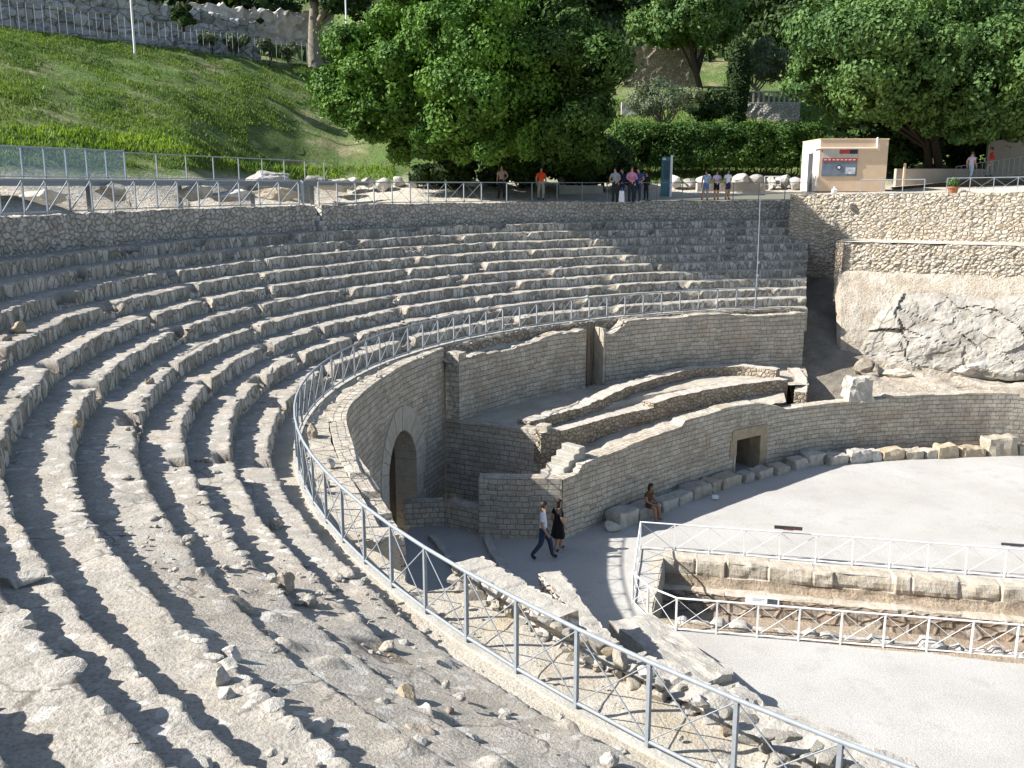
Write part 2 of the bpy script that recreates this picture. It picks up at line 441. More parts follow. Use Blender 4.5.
def off_of(x, y):
    ts = np.linspace(t_of(x, y) - .25, t_of(x, y) + .25, 401); X, Y = EP(ts, 0); d = np.hypot(X - x, Y - y); i = d.argmin()
    r = np.array([x, y]) - EC
    return d[i] * (1 if (r @ D1/EA)**2 + (r @ D2/EB)**2 > 1 else -1), ts[i]

def t_end(o):
    a, b = math.radians(30), math.radians(85)
    for _ in range(40):
        m = (a + b)/2; X, Y = EP(m, o)
        if X - 13.15 - (Y - 42.3)*.30 > 0: b = m
        else: a = m
    return a

def t_samples(o, t0, t1, k=.0042, lo=.045, hi=.16):
    ts = [t0]; t = t0
    while t < t1:
        X, Y = EP(t, o); X2, Y2 = EP(t + .001, o); sp = math.hypot(X2 - X, Y2 - Y)/.001
        t += min(hi, max(lo, k*math.hypot(X, Y)))/sp; ts.append(min(t, t1))
    return np.array(ts)

def t_px(px, o, z):
    tt = np.linspace(math.radians(-70), math.radians(75), 6000); X, Y = EP(tt, o); zc = Y*CF[1] - (z - CZ)*math.sin(TH); q = np.where(Y > 30, 512 + FPX*X/zc, 9e9)
    return float(tt[np.argmin(np.abs(q - px))])

def arc(X, Y): return np.concatenate([[0], np.cumsum(np.hypot(np.diff(X), np.diff(Y)))])

T_NEAR = math.radians(-74)
def off_k(k): return .5 + DEP*(k - 1)

# ---- seating: ten rows
seating = thing('stone_seating', 'curved tiers of weathered grey stone seats sweeping round the end of the arena', 'seating', (0, 0, W))
def seat_row(k):
    o = off_k(k); t1 = t_end(o); ts = t_samples(o, T_NEAR, t1)
    X0, Y0 = EP(ts, o); s = arc(X0, Y0); fr = (ts - T_NEAR)/(t1 - T_NEAR)
    prof = [(-.01, -.08), (0, .0), (0, .07), (0, .14), (0, .21), (0, .28), (.004, .335), (.022, .366), (.06, .372), (.12, .372), (.19, .372), (.27, .372), (.36, .372), (.45, .372), (.55, .372), (.65, .372), (.74, .372), (DEP + .32, .36)]
    z0 = W + RISE*(k - 1)
    cid, cd = cell1(s, .27, k)
    prot = (hsh(cid, k, 1, 5) - .5)*.07; groove = .035*(1 - sstep(.0, .045, cd))
    line = .10*fbm(s*.33, k*3.7, 0, 3, 11) + .05*fbm(s*1.3, k*1.7, 0, 3, 12)
    topv = (hsh(cid, k, 2, 6) - .5)*.045 + .05*fbm(s*.5, k*2.1, 0, 3, 13) - .02*(1 - sstep(0, .05, cd))
    nf = np.clip(np.hypot(X0, Y0)/24., .45, 1); line = line*nf + (.2 if k in (5, 6) else 0)*sstep(-24, -42, np.degrees(ts)); prot = prot*nf; topv = topv*np.clip(nf*1.2, .6, 1)
    tdeg = np.degrees(ts)
    ero = sstep(-40.5, -46, tdeg + 2.2*fbm(s*.8, k, 0, 3, 77))*np.clip({1: .70, 2: .74, 3: .62, 4: .50}[k] + .30*fbm(s*.55, k*2.3, 0, 3, 78), .3, .97) if k <= 4 else np.zeros_like(ts)
    # broken places
    B = []
    r = np.random.default_rng(100 + k); sp = r.uniform(0, 3)
    while sp < s[-1]:
        B.append((sp, r.uniform(.35, .95), r.uniform(.22, .46), r.uniform(.14, .28))); sp += r.uniform(3.2, 8.5)
        if math.hypot(*EP(np.interp(min(B[-1][0], s[-1]), s, ts), o)) < 15 and (k > 3 or r.uniform() < .6): B.pop()
    P = np.zeros((len(ts), len(prof), 3)); CR = np.zeros((len(ts), len(prof)))
    for j, (a, h) in enumerate(prof):
        tj = T_NEAR + (t_end(o + a) - T_NEAR)*fr
        wr = 1.0 if a < .05 else max(0, 1 - a/.55)
        rn = fbm(s*4.2, h*6 + k*9, 0, 4, 21)*.035 if a < .05 else 0
        aa = a + (line + (prot + groove)*(.45 + .55*min(1, max(0, h/.2))) + rn)*wr
        if a > .7: aa = a
        Xj, Yj = EP(tj, o + aa)
        z = z0 + h + np.zeros_like(s)
        if h > .2: z = z + topv*(1 if h > .3 else .5)*math.exp(-max(0, a - .03)/.35)
        if h > .3:
            z = z + .022*fbm(Xj*1.7, Yj*1.7, 0, 5, 31) + .035*math.exp(-a/.12)*fbm(Xj*7, Yj*7, 0, 3, 33)
            z = z - .03*sstep(.2, .42, fbm(Xj*1.1, Yj*1.1, 0, 3, 35))*(a < .7)
        for (bs, bw, bd, bh) in B:
            b = sstep(bw*.5 + .05, bw*.5 - .04, np.abs(s - bs + .14*vn(s*5 + k)))*float(sstep(bd + .06, bd - .08, a))
            lowz = z0 + RISE - bh - .04 + .20*fbm(Xj*6.5, Yj*6.5, 1.3, 4, 41)
            if h > .25: CR[:, j] = np.maximum(CR[:, j], b)
            z = np.where(z > lowz, z*(1 - b) + lowz*b, z)
        if k <= 4:
            A = o + aa
            ze = 5.46 + (A - .35)/3.2*1.42 + .06*fbm(Xj*1.1, Yj*1.1, 0, 5, 51) + .07*np.maximum(0, fbm(Xj*2.6, Yj*2.6, 0, 5, 52) - .20) + .022*fbm(Xj*9, Yj*9, 0, 3, 53) + .10*(1 - sstep(.18, .30, cell2(Xj*2.1, Yj*2.1, 54)[1]))*(cell2(Xj*2.1, Yj*2.1, 54)[0] > .93) + min(h, .3)*.06
            z = z*(1 - ero) + ze*ero
        P[:, j, 0], P[:, j, 1], P[:, j, 2] = Xj, Yj, z - W
    # broken stones along the lip, part of the row itself
    r = np.random.default_rng(700 + k); Vs, Fs, nb = [], [], 0; bV, bF = ICO[2]; q = 0
    lim = np.searchsorted(ts, math.radians(35)); j = 8
    sx = 0.
    while sx < s[lim]:
        sx += r.uniform(.12, .30); i = min(np.searchsorted(s, sx), len(s) - 1)
        if ero[i] > .4 or float(vn(sx*.45, k*3.1)) < (.22 if k > 4 else .36): continue
        sz = float(np.clip(r.lognormal(-2.45, .35), .04, .17)); v = bV.copy()
        for c in range(6):
            n_ = r.normal(size=3); n_ /= np.linalg.norm(n_); v -= np.maximum(v @ n_ - r.uniform(.4, .7), 0)[:, None]*n_
        v = v*np.array([sz*r.uniform(.8, 1.5), sz, sz*r.uniform(.22, .38)]); a_ = r.uniform(0, 6.28)
        v = np.stack([v[:, 0]*math.cos(a_) - v[:, 1]*math.sin(a_), v[:, 0]*math.sin(a_) + v[:, 1]*math.cos(a_), v[:, 2]], -1)
        jj = j + int(r.integers(0, 2)); v = v + P[i, jj] + np.array([0, 0, -sz*.10]); Vs.append(v); Fs.append(bF + nb); nb += len(v)
    n, m_ = P.shape[:2]; idx = np.arange(n*m_).reshape(n, m_); a_, b_, c_, d_ = idx[:-1, :-1].ravel(), idx[1:, :-1].ravel(), idx[1:, 1:].ravel(), idx[:-1, 1:].ravel()
    F0 = np.concatenate([np.stack([a_, b_, c_], -1), np.stack([a_, c_, d_], -1)]); V0 = P.reshape(-1, 3)
    ro = mesh_np('seat_row', np.concatenate([V0] + Vs), np.concatenate([F0] + [f + len(V0) for f in Fs]), [MAT['seat'], MAT['edge']], seating, None, True, np.concatenate([np.zeros(len(F0), int), np.ones(nb and sum(len(f) for f in Fs), int)]))
    at_ = ro.data.attributes.new('core', 'FLOAT', 'POINT'); at_.data.foreach_set('value', np.concatenate([CR.ravel(), np.zeros(len(ro.data.vertices) - CR.size)]).astype(np.float32))
    sm_ = np.concatenate([np.ones(len(F0), bool), np.zeros(sum(len(f) for f in Fs), bool)]); ro.data.polygons.foreach_set('use_smooth', sm_)
for k in range(1, 11): seat_row(k)
# stepped masonry closing the cut end of the tiers
vs = []
for k in range(1, 11):
    o = off_k(k)
    for (q, zz) in ((o + .02, W + RISE*(k - 1)), (o + .02, W + RISE*k - .02)):
        X, Y = EP(t_end(q), q); vs.append((float(X) - .02, float(Y), zz - W))
X, Y = EP(t_end(8.6), 8.6); vs.append((float(X) - .02, float(Y), W + RISE*10 - .02 - W))
mb = MB(); n = len(vs)
for i in range(n - 1):
    a, b = vs[i], vs[i+1]
    mb.add([a, b, (b[0], b[1], -3.2), (a[0], a[1], -3.2)], [[0, 1, 2, 3]])
mb.build('end_masonry', MAT['rub_brown'], seating)

# ---- generic masonry wall along a line in plan
def resample(pts, ds, smooth=True):
    pts = np.array(pts, float)
    if smooth and len(pts) > 2:
        q = np.vstack([2*pts[0] - pts[1], pts, 2*pts[-1] - pts[-2]]); out = []
        for i in range(1, len(q) - 2):
            for u in np.linspace(0, 1, 20, endpoint=False):
                a, b, c, d = q[i-1], q[i], q[i+1], q[i+2]
                out.append(.5*((2*b) + (-a + c)*u + (2*a - 5*b + 4*c - d)*u*u + (-a + 3*b - 3*c + d)*u**3))
        out.append(pts[-1]); pts = np.array(out)
    s = arc(pts[:, 0], pts[:, 1]); n = max(2, int(s[-1]/ds) + 1); ss = np.linspace(0, s[-1], n)
    return ss, np.interp(ss, s, pts[:, 0]), np.interp(ss, s, pts[:, 1])

def wall_line(name, pts, z0, z1, th, mat, parent=None, ds=.12, dz=.12, rough=.02, stones=None, seed=1, smooth=True, toprough=.03, left=True):
    """the visible face runs along pts; the body extends th to the left of the direction of travel (right if left=False).
    z1 is a number or a function of arc length; stones=(w,h,depth) makes the face bulge stone by stone"""
    s, X, Y = resample(pts, ds, smooth)
    tx, ty = np.gradient(X), np.gradient(Y); l = np.hypot(tx, ty); nx, ny = -ty/l, tx/l
    if not left: nx, ny = -nx, -ny
    zt = (z1(s) if callable(z1) else np.full_like(s, z1)); zb = (z0(s) if callable(z0) else np.full_like(s, z0))
    zt = zt + toprough*fbm(s*2.1, seed, 0, 3, seed) + toprough*.8*(hsh(np.floor(s/.38), seed) - .5)
    nz = max(3, int(np.max(zt - zb)/dz)); prof = []
    for q in range(nz + 1): prof.append((0, q/nz, 'f'))
    for q in (.06, .3, .5, .7, .94): prof.append((th*q, 1, 't'))
    for q in range(4): prof.append((th, 1 - q/3, 'b'))
    P = np.zeros((len(s), len(prof), 3)); UV = np.zeros((len(s), len(prof), 2)); dist = 0
    for j, (a, f, kind) in enumerate(prof):
        z = zb + (zt - zb)*f
        aa = np.full_like(s, a)
        if kind in 'fb':
            dd = rough*fbm(s*2.7, z*2.7, seed, 4, seed + 3)
            if stones:
                idd, f1, fd = cell2(s/stones[0], z/stones[1], seed)
                dd = dd - stones[2]*(sstep(.0, .3, fd)*(.5 + .5*idd) - .5)
            aa = aa + (dd if kind == 'f' else -dd)
        else:
            z = z + toprough*.9*fbm(s*3.3, a*3.3, seed, 4, seed + 8)
        P[:, j, 0], P[:, j, 1], P[:, j, 2] = X + nx*aa, Y + ny*aa, z
        UV[:, j, 0] = s; UV[:, j, 1] = z + (a if kind != 'f' else 0)
    c0 = P[:1].copy(); c1 = P[-1:].copy()
    for c, i in ((c0, 0), (c1, -1)):
        c[..., 0] = X[i] + nx[i]*th/2; c[..., 1] = Y[i] + ny[i]*th/2
    u0, u1 = UV[:1].copy(), UV[-1:].copy(); u0[..., 0] -= th/2; u1[..., 0] += th/2
    P = np.concatenate([c0, P, c1]); UV = np.concatenate([u0, UV, u1])
    return grid(name, P, mat, parent, UV, smooth=False, flip=not left)

def arc_pts(o, t0, t1, n=60): 
    ts = np.linspace(t0, t1, n); X, Y = EP(ts, o); return list(zip(X, Y))

# ---- wall along the top of the tiers (two stretches with a little stair between them)
t_st0 = t_of(*at(308, 206, 10.17)); t_st1 = t_of(*at(324, 206, 10.17))
ZT = 10.17
for (ta, tb, lab, nm) in ((T_NEAR, t_st0, 'grey rubble retaining wall behind the top seats, with a zigzag railing on it', 1), (t_st1, t_end(8.25), 'long rubble retaining wall behind the top seats, below the dirt path and its railing', 2)):
    w_ = wall_line('retaining_wall', arc_pts(8.25, ta, tb, 90), W + RISE*10 - .15, (lambda s: ZT + 0*s), .5, MAT['rub_top'], ds=.13, dz=.11, rough=.05, stones=(.34, .28, .10), seed=nm, toprough=.05)
    tag(w_, lab, 'wall')
st = MB()
for q in range(5):
    a, b = (np.array(EP(t_st0, 8.0 + .2*q)), np.array(EP(t_st1, 8.0 + .2*q)))
    c = (a + b)/2; st.box((c[0], c[1], 9.15 + .1 + .2*q - .2), (np.hypot(*(b - a)) - .1, .22, .6), math.atan2(*(b - a)[::-1]), bev=.02)
tag(st.build('stone_steps', MAT['rock_white']), 'small flight of pale stone steps through the gap in the top retaining wall', 'steps')

# ---- walkway at the foot of the tiers, its kerb and the ledge below it
AW = [(-1.82, 15.32), (-2.03, 15.93), (-2.35, 16.77), (-2.66, 17.69), (-3.17, 19.07), (-3.57, 20.49), (-4.05, 22.54), (-4.19, 23.94), (-4.15, 25.01), (-3.96, 26.87), (-3.52, 29.35), (-3.04, 30.95), (-2.40, 32.85)]
_o = [off_of(*p) for p in AW]
AWT = np.array([q[1] for q in _o]); AWO = np.array([q[0] for q in _o])
t_gap0 = t_of(*at(452, 585, W)); t_gap1 = t_of(*at(395, 535, W))
def inner(ts):
    """offset of the inner edge of the walkway"""
    o = np.interp(ts, AWT, AWO) + .42
    o = np.where(ts > AWT[-1] + .012, -.22, o)
    o = np.where(ts < AWT[0], -1.0, o)
    gap = (ts > t_gap0) & (ts < t_gap1)
    return np.where(gap, -.40 + .08*vn(ts*90), o)
ts = t_samples(0, T_NEAR, t_end(0), .004, .05, .14); io = inner(ts); io = io + .05*fbm(ts*40, 0, 0, 3, 5)
fr = np.concatenate([np.linspace(0, 1, 16)])
X0, Y0 = EP(ts, 0); s0 = arc(X0, Y0)
P = np.zeros((len(ts), len(fr) + 3, 3))
for j in range(len(fr) + 3):
    f = fr[max(0, j - 3)]; o = io + (.62 - io)*f
    X, Y = EP(ts, o); z = W + .028*fbm(X*2, Y*2, 0, 4, 61) - .05*(o < -.15)*(1 - .3*vn(s0)) - .05*sstep(.1, .5, fbm(X*1.3, Y*1.3, 0, 4, 62))*(o < -.2)
    if j < 3: z = z - (3 - j)*.35; X, Y = EP(ts, o + .04*fbm(s0*3, j, 0, 3, 63))
    P[:, j] = np.stack([X, Y, z], -1)
tag(grid('walkway', P, MAT['walk'], None, None, False), kind='structure')
P = []
for (o, z) in ((-.065, -.1), (-.06, .03), (.065, .035), (.07, -.1)):
    X, Y = EP(ts, o + .008*fbm(s0*2, o, 0, 2, 4)); P.append(np.stack([X, Y, W + z + .008*fbm(s0*4, 3, 0, 2, 9)], -1))
tag(grid('kerb_strip', np.stack(P, 1), MAT['kerb'], None, None, False), kind='structure')

# ---- arch wall
MAT['voussoir'] = m_ground('worn_voussoir_stone', [(.3, (.42, .37, .30)), (.55, (.52, .47, .39)), (.75, (.58, .53, .45))], 2.5, 16., .03, grit=.5)
s_, X_, Y_ = resample(AW, .06)
tx, ty = np.gradient(X_), np.gradient(Y_); l_ = np.hypot(tx, ty); NX, NY = -ty/l_, tx/l_      # to the left of travel = away from the arena
ia = int(np.argmin(np.hypot(X_ + 3.52, Y_ - 29.15))); sa = s_[ia]
ARCH_R, ARCH_Z = 1.30, 2.05
arch_wall = thing('arch_wall', 'curved ashlar wall below the walkway, pierced by a round arched gateway', 'wall', (float(X_[ia]), float(Y_[ia]), 0))
AO = np.array([X_[ia], Y_[ia], 0])
def zt_arch(s):
    z = W - .02 + 0*s
    z = np.where(s < 3.0, W - .10 - .12*(np.floor((3.0 - s)/1.0)), z)
    return z + .02*(hsh(np.floor(s/.42), 4) - .5)
zt = zt_arch(s_); nz = 92
P = np.zeros((len(s_), nz + 6, 3)); UV = np.zeros((len(s_), nz + 6, 2))
for j in range(nz + 6):
    z = -.4 + (zt + .4)*min(1, j/nz)
    a = 0 if j <= nz else (.03, .15, .28, .40, .42)[j - nz - 1]
    dd = .012*fbm(s_*2.5, z*2.5, 0, 4, 71) if j <= nz else 0
    zz = z if j < nz + 5 else z - .6
    zz = zz + (.02*fbm(s_*4, a*5, 0, 3, 72) if nz < j < nz + 5 else 0)
    P[:, j] = np.stack([X_ + NX*(a + dd), Y_ + NY*(a + dd), zz], -1); UV[:, j] = np.stack([s_, zz + a], -1)
sm = (s_[:-1] + s_[1:])/2
ZM = (P[:-1, :-1, 2] + P[1:, 1:, 2])/2; SM = np.repeat(sm[:, None], ZM.shape[1], 1)
inside = (np.abs(SM - sa) < ARCH_R + .06) & (ZM < ARCH_Z) | (np.hypot(SM - sa, ZM - ARCH_Z) < ARCH_R + .06)
c0 = P[:1].copy(); c0[..., 0] += NX[0]*.42; c0[..., 1] += NY[0]*.42
P2 = np.concatenate([c0, P]); U2 = np.concatenate([UV[:1] - np.array([.42, 0]), UV])
mask = np.concatenate([np.ones((1, inside.shape[1]), bool), ~inside])
grid('wall', P2 - AO, MAT['ashlar'], arch_wall, U2, False, mask=mask)
def wp(s, z, a):
    return (float(np.interp(s, s_, X_) + np.interp(s, s_, NX)*a) - AO[0], float(np.interp(s, s_, Y_) + np.interp(s, s_, NY)*a) - AO[1], z)
mb = MB(); nv = 15
for q in range(nv):                                                   # ring of voussoirs
    a0, a1 = PI*q/nv + .006, PI*(q + 1)/nv - .006; ro = ARCH_R + .80 + .03*(random.random() - .5); vs = []
    for a in (-.035 - .015*random.random(), .75):
        for (r, an) in ((ARCH_R, a0), (ro, a0), (ro, a1), (ARCH_R, a1)): vs.append(wp(sa - r*math.cos(an), ARCH_Z + r*math.sin(an), a))
    mb.add(vs, [[0, 1, 2, 3], [7, 6, 5, 4], [0, 4, 5, 1], [1, 5, 6, 2], [2, 6, 7, 3], [3, 7, 4, 0]])
for sd in (-1, 1):
    for q in range(4):
        z0_, z1_ = -.4 + q*.6125, -.4 + (q + 1)*.6125 - .012; w0, w1 = ARCH_R, ARCH_R + .5 + .25*(q % 2); vs = []
        for a in (-.03 - .012*random.random(), .75):
            for (r, z) in ((w0, z0_), (w1, z0_), (w1, z1_), (w0, z1_)): vs.append(wp(sa + sd*r, z, a))
        mb.add(vs, [[0, 1, 2, 3], [7, 6, 5, 4], [0, 4, 5, 1], [1, 5, 6, 2], [2, 6, 7, 3], [3, 7, 4, 0]])
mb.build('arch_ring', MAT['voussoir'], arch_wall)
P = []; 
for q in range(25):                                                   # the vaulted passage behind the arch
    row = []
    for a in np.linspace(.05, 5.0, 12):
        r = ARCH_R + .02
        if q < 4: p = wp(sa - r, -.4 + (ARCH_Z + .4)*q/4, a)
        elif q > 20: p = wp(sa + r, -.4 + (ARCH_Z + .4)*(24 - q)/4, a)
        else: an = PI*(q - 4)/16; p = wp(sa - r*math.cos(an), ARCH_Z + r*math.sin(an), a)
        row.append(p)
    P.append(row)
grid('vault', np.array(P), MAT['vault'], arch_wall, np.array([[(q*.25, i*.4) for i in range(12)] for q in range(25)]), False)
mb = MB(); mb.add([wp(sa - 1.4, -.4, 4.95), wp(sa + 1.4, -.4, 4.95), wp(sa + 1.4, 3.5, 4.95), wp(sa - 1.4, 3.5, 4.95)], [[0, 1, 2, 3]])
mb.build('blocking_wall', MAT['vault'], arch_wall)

# ---- upper wall (right of the arch wall): projecting end, long ashlar face, a gap, second face
t_u0 = off_of(-2.05, 32.75)[1]; OW = -.86
tg0 = t_px(586, OW, 4.2); tg1 = t_px(606, OW, 4.2)
def up_pts(ta, tb): return arc_pts(OW, ta, tb, 40)
def steps_top(base, amp, ln, seed): return lambda s: base(s) + amp*(np.floor(hsh(np.floor(s/ln), seed)*4)/4 - .4)
w1 = thing('upper_wall', 'ashlar wall with a stepped broken top between the arch wall and the gap', 'wall', (*[float(v) for v in EP(t_u0, OW)], 2.6))
def sub(o, parent):                                                    # hang a mesh built in world space under an Empty
    o.parent = parent; me = o.data; me.transform(Matrix.Translation(-Vector(parent.location))); return o
pts = up_pts(t_u0, tg0)
pL = np.array(EP(t_u0, -.30)); 
sub(wall_line('long_face', pts, 2.5, steps_top(lambda s: 4.98 + .22*sstep(4.5, 6.2, s) , .16, .9, 3), .5, MAT['ashlar'], ds=.1, dz=.15, rough=.012, seed=5, toprough=.03), w1)
sub(wall_line('return_face', [pL, pts[0]], 2.3, 5.25, .5, MAT['ashlar'], ds=.1, dz=.15, rough=.012, seed=6, smooth=False), w1)
pts = up_pts(tg1, t_end(OW))
w2 = thing('upper_wall', 'low wide ashlar wall right of the gap, reaching to the cut end of the tiers', 'wall', (*[float(v) for v in EP(tg1, OW)], 2.6))
sub(wall_line('long_face', pts, 1.6, steps_top(lambda s: 4.95 + .42*sstep(.2, 1.3, s) - .1*sstep(6, 8, s), .13, 1.1, 8), .55, MAT['ashlar'], ds=.1, dz=.15, rough=.012, seed=9, toprough=.03), w2)
a_, b_ = np.array(EP(tg1, OW + .5)), np.array(EP(tg1, OW + 2.6))
# rubble riser and ledge between the walkway and the wall tops
t2 = t_samples(0, t_u0 - .01, t_end(-.3), .004, .08, .12); X0, Y0 = EP(t2, -.2); s2 = arc(X0, Y0); P = []
gapm = ((t2 > tg0 + .004) & (t2 < tg1 - .004))
for (o, z) in ((-.20, W - .03), (-.24, W - .13), (-.26, W - .25), (-.30, W - .40), (-.45, W - .5), (-.60, W - .5)):
    oo = np.where(gapm, max(o, -.28), o) + .03*fbm(s2*4, z*6, 0, 3, 81); zz = np.where(gapm & (o < -.26), 2.4, z) + .02*fbm(s2*3, o*9, 0, 3, 82)
    X, Y = EP(t2, oo); P.append(np.stack([X, Y, zz], -1))
tag(grid('rubble_ledge', np.stack(P, 1), MAT['rub_brown'], None, np.stack([np.stack([s2, np.full_like(s2, q*.13)], -1) for q in range(6)], 1), False), kind='structure')
# jamb and leaning board in the gap
gp = np.array(EP(tg1 - .006, -.62)); gq = np.array(EP(tg1 - .006, -1.0))
o = block('jamb_block', (*gp, 4.0), (.12, .6, 2.4), 44, MAT['rock_tan'], math.atan2(gq[1] - gp[1], gq[0] - gp[0]) - PI/2, rough=.01, worn=.04)
tag(o, 'pale upright jamb stone at the right side of the gap in the upper wall', 'jamb')

# ---- podium wall round the arena
PW = [(1.58, 28.42), (3.2, 30.1), (4.95, 31.9), (6.97, 33.8), (8.93, 35.5), (11.6, 37.15), (14.5, 38.3), (18, 39.0), (22, 39.15), (27, 38.4), (33, 36.2)]
sp_, _, _ = resample(PW, .1)
def zpod(s):
    z = np.interp(s, [0, .75, .95, 3.5, 6.4, 6.6, 9.5, 11.0, 12.2, 12.6, 15.5, 17.6, 17.8, 40], [2.0, 2.02, 2.28, 2.42, 2.55, 2.72, 2.78, 2.72, 2.45, 2.28, 2.25, 2.27, 2.38, 2.42])
    return z + .05*(np.floor(hsh(np.floor(s/1.1), 17)*3)/3 - .3)
podium = thing('podium_wall', 'long curved ashlar wall round the arena with a small dark beast doorway', 'wall', (8.93, 35.5, 0))
dx, dy = at(746, 470, 0); 
sP, XP, YP = resample(PW, .05); iD = int(np.argmin(np.abs(512 + 950*XP/(YP*CF[1] + CZ*math.sin(TH)) - 746))); sD = sP[iD]
txp, typ = np.gradient(XP), np.gradient(YP); lp = np.hypot(txp, typ); NXP, NYP = -typ/lp, txp/lp
DW, DH = .68, 1.42
zt = zpod(sP) + .02*fbm(sP*2, 0, 0, 3, 91); nz = 44; P = np.zeros((len(sP), nz + 7, 3)); UV = np.zeros((len(sP), nz + 7, 2))
for j in range(nz + 7):
    z = -.3 + (zt + .3)*min(1, j/nz); a = 0 if j <= nz else (.03, .15, .3, .45, .55, .56)[j - nz - 1]
    dd = .02*fbm(sP*2.2, z*2.2, 0, 4, 92) if j <= nz else 0
    zz = z + (.025*fbm(sP*3.5, a*5, 0, 3, 94) if nz < j < nz + 6 else 0) - (1.0 if j == nz + 6 else 0)
    P[:, j] = np.stack([XP + NXP*(a + dd), YP + NYP*(a + dd), zz], -1); UV[:, j] = np.stack([sP, zz + a], -1)
ZM = (P[:-1, :-1, 2] + P[1:, 1:, 2])/2; SM = np.repeat(((sP[:-1] + sP[1:])/2)[:, None], ZM.shape[1], 1)
hole = (np.abs(SM - sD) < DW + .03) & (ZM < DH + .03)
PO = np.array([8.93, 35.5, 0]); grid('wall', P - PO, MAT['ashlar_low'], podium, UV, False, mask=~hole)
def pp(s, z, a): return (float(np.interp(s, sP, XP) + np.interp(s, sP, NXP)*a) - PO[0], float(np.interp(s, sP, YP) + np.interp(s, sP, NYP)*a) - PO[1], z)
def pblock(s0, s1, z0, z1, a0, a1): 
    vs = [pp(s, z, a) for a in (a0, a1) for (s, z) in ((s0, z0), (s1, z0), (s1, z1), (s0, z1))]
    m = MB(); m.add(vs, [[0, 1, 2, 3], [7, 6, 5, 4], [0, 4, 5, 1], [1, 5, 6, 2], [2, 6, 7, 3], [3, 7, 4, 0]]); return m
pblock(sD - DW - .28, sD + DW + .36, DH, DH + .40, -.045, .5).build('lintel', MAT['rock_orange'], podium)
pblock(sD + DW, sD + DW + .40, -.2, DH - .003, -.04, .5).build('jamb', MAT['rock_orange'], podium)
pblock(sD - DW - .38, sD - DW, .78, DH - .003, -.04, .5).build('jamb', MAT['rock_orange'], podium)
pblock(sD - DW - .10, sD - DW, -.2, .777, -.012, .5).build('jamb', MAT['ashlar_low'], podium)
m = pblock(sD - DW, sD + DW, -.02, DH, 1.6, 1.7); m.build('back_of_recess', MAT['rub_brown'], podium)
for (s0, s1, z0, z1) in ((sD - DW - .1, sD - DW, -.02, DH), (sD + DW, sD + DW + .1, -.02, DH), (sD - DW, sD + DW, DH, DH + .1)):
    pblock(s0, s1, z0, z1, .502, 1.6).build('recess_side', MAT['rub_brown'], podium)

# ---- passage front wall, flank wall, terraces behind the podium
tag(wall_line('passage_wall', [(-1.05, 28.62), (1.56, 28.45)], -.2, 2.0, .5, MAT['ashlar'], ds=.1, dz=.12, rough=.015, seed=21, smooth=False), 'low shaded ashlar wall behind the walking couple, at the corner of the podium', 'wall')
fl0, fl1 = at(445, 419, 2.85), at(538, 431, 2.85)
tag(wall_line('flank_wall', [fl0, fl1], -.4, lambda s: 2.86 + 0*s, .5, MAT['ashlar'], ds=.1, dz=.15, rough=.015, seed=22, smooth=False), 'tall shaded ashlar flank wall between the arch wall and the corner pillar', 'wall')
o = block('corner_pillar', (fl1[0] + .2, fl1[1] + .16, 1.55), (.42, .42, 3.0), 23, MAT['rock_tan'], math.atan2(fl1[1] - fl0[1], fl1[0] - fl0[0]), rough=.012, worn=.03)
tag(o, 'upright corner stone at the right end of the shaded flank wall, above the stair', 'pillar')
PB = [at(x, y, 2.85) for (x, y) in ((541, 433), (566, 428.5), (600, 419), (632, 410.5), (656, 405))]
tag(wall_line('terrace_wall', PB, 1.7, lambda s: 2.85 - .05*s*.3, .45, MAT['rub_brown'], ds=.1, dz=.1, rough=.03, stones=(.3, .25, .03), seed=24, toprough=.03), 'low front terrace wall of rubble running right from the corner pillar', 'wall')
PB2 = [at(x, y, 2.95) for (x, y) in ((654, 403), (690, 395), (720, 389), (755, 384), (788, 380.5))]
tag(wall_line('terrace_wall', PB2, 1.8, lambda s: 2.95 + .06*sstep(0, 1.5, s), .6, MAT['rub_brown'], ds=.1, dz=.1, rough=.03, stones=(.3, .25, .03), seed=25, toprough=.03), 'lower front bank of broken rubble seats above the beast doorway', 'wall')
PA = [at(x, y, 3.02 + .18*sstep(600, 700, x)) for (x, y) in ((530, 421), (560, 413), (600, 401), (640, 386), (668, 376), (700, 368.5), (740, 366.5), (776, 370))]
tag(wall_line('terrace_wall', PA, 2.2, lambda s: 3.0 + .2*sstep(2.5, 6.5, s), .6, MAT['rub_brown'], ds=.1, dz=.1, rough=.04, stones=(.3, .25, .04), seed=26, toprough=.04), 'long rubble bank along the front of the terrace floor, nearest the upper walls', 'wall')
# terrace floor: between the front banks and the upper wall
n = 90
lowl = [np.array([fl1[0] + .1, fl1[1] + .25])] + [np.array(p) + np.array([-.10, .22]) for p in PB] + [np.array(p) + np.array([-.10, .25]) for p in PB2] + [np.array([12.75, 39.9])]
ra = np.array(resample(lowl, .05, False)[1:]).T; ra = ra[np.linspace(0, len(ra) - 1, n).astype(int)]
tq = np.linspace(t_u0 - .012, t_end(-.4), n); rb = np.stack(EP(tq, OW + .25), -1)
P = np.zeros((n, 30, 3))
for j, v in enumerate(np.linspace(0, 1, 30)):
    p = ra*(1 - v) + rb*v; z = np.where(v < .3, 2.62, 2.78) + .05*fbm(p[:, 0]*1.5, p[:, 1]*1.5, 0, 4, 95) + .06*np.maximum(0, fbm(p[:, 0]*.6, p[:, 1]*.6, 2, 3, 96))
    P[:, j] = np.stack([p[:, 0], p[:, 1], z], -1)
tag(grid('terrace_floor', P, MAT['walk'], None, None, False), kind='structure')
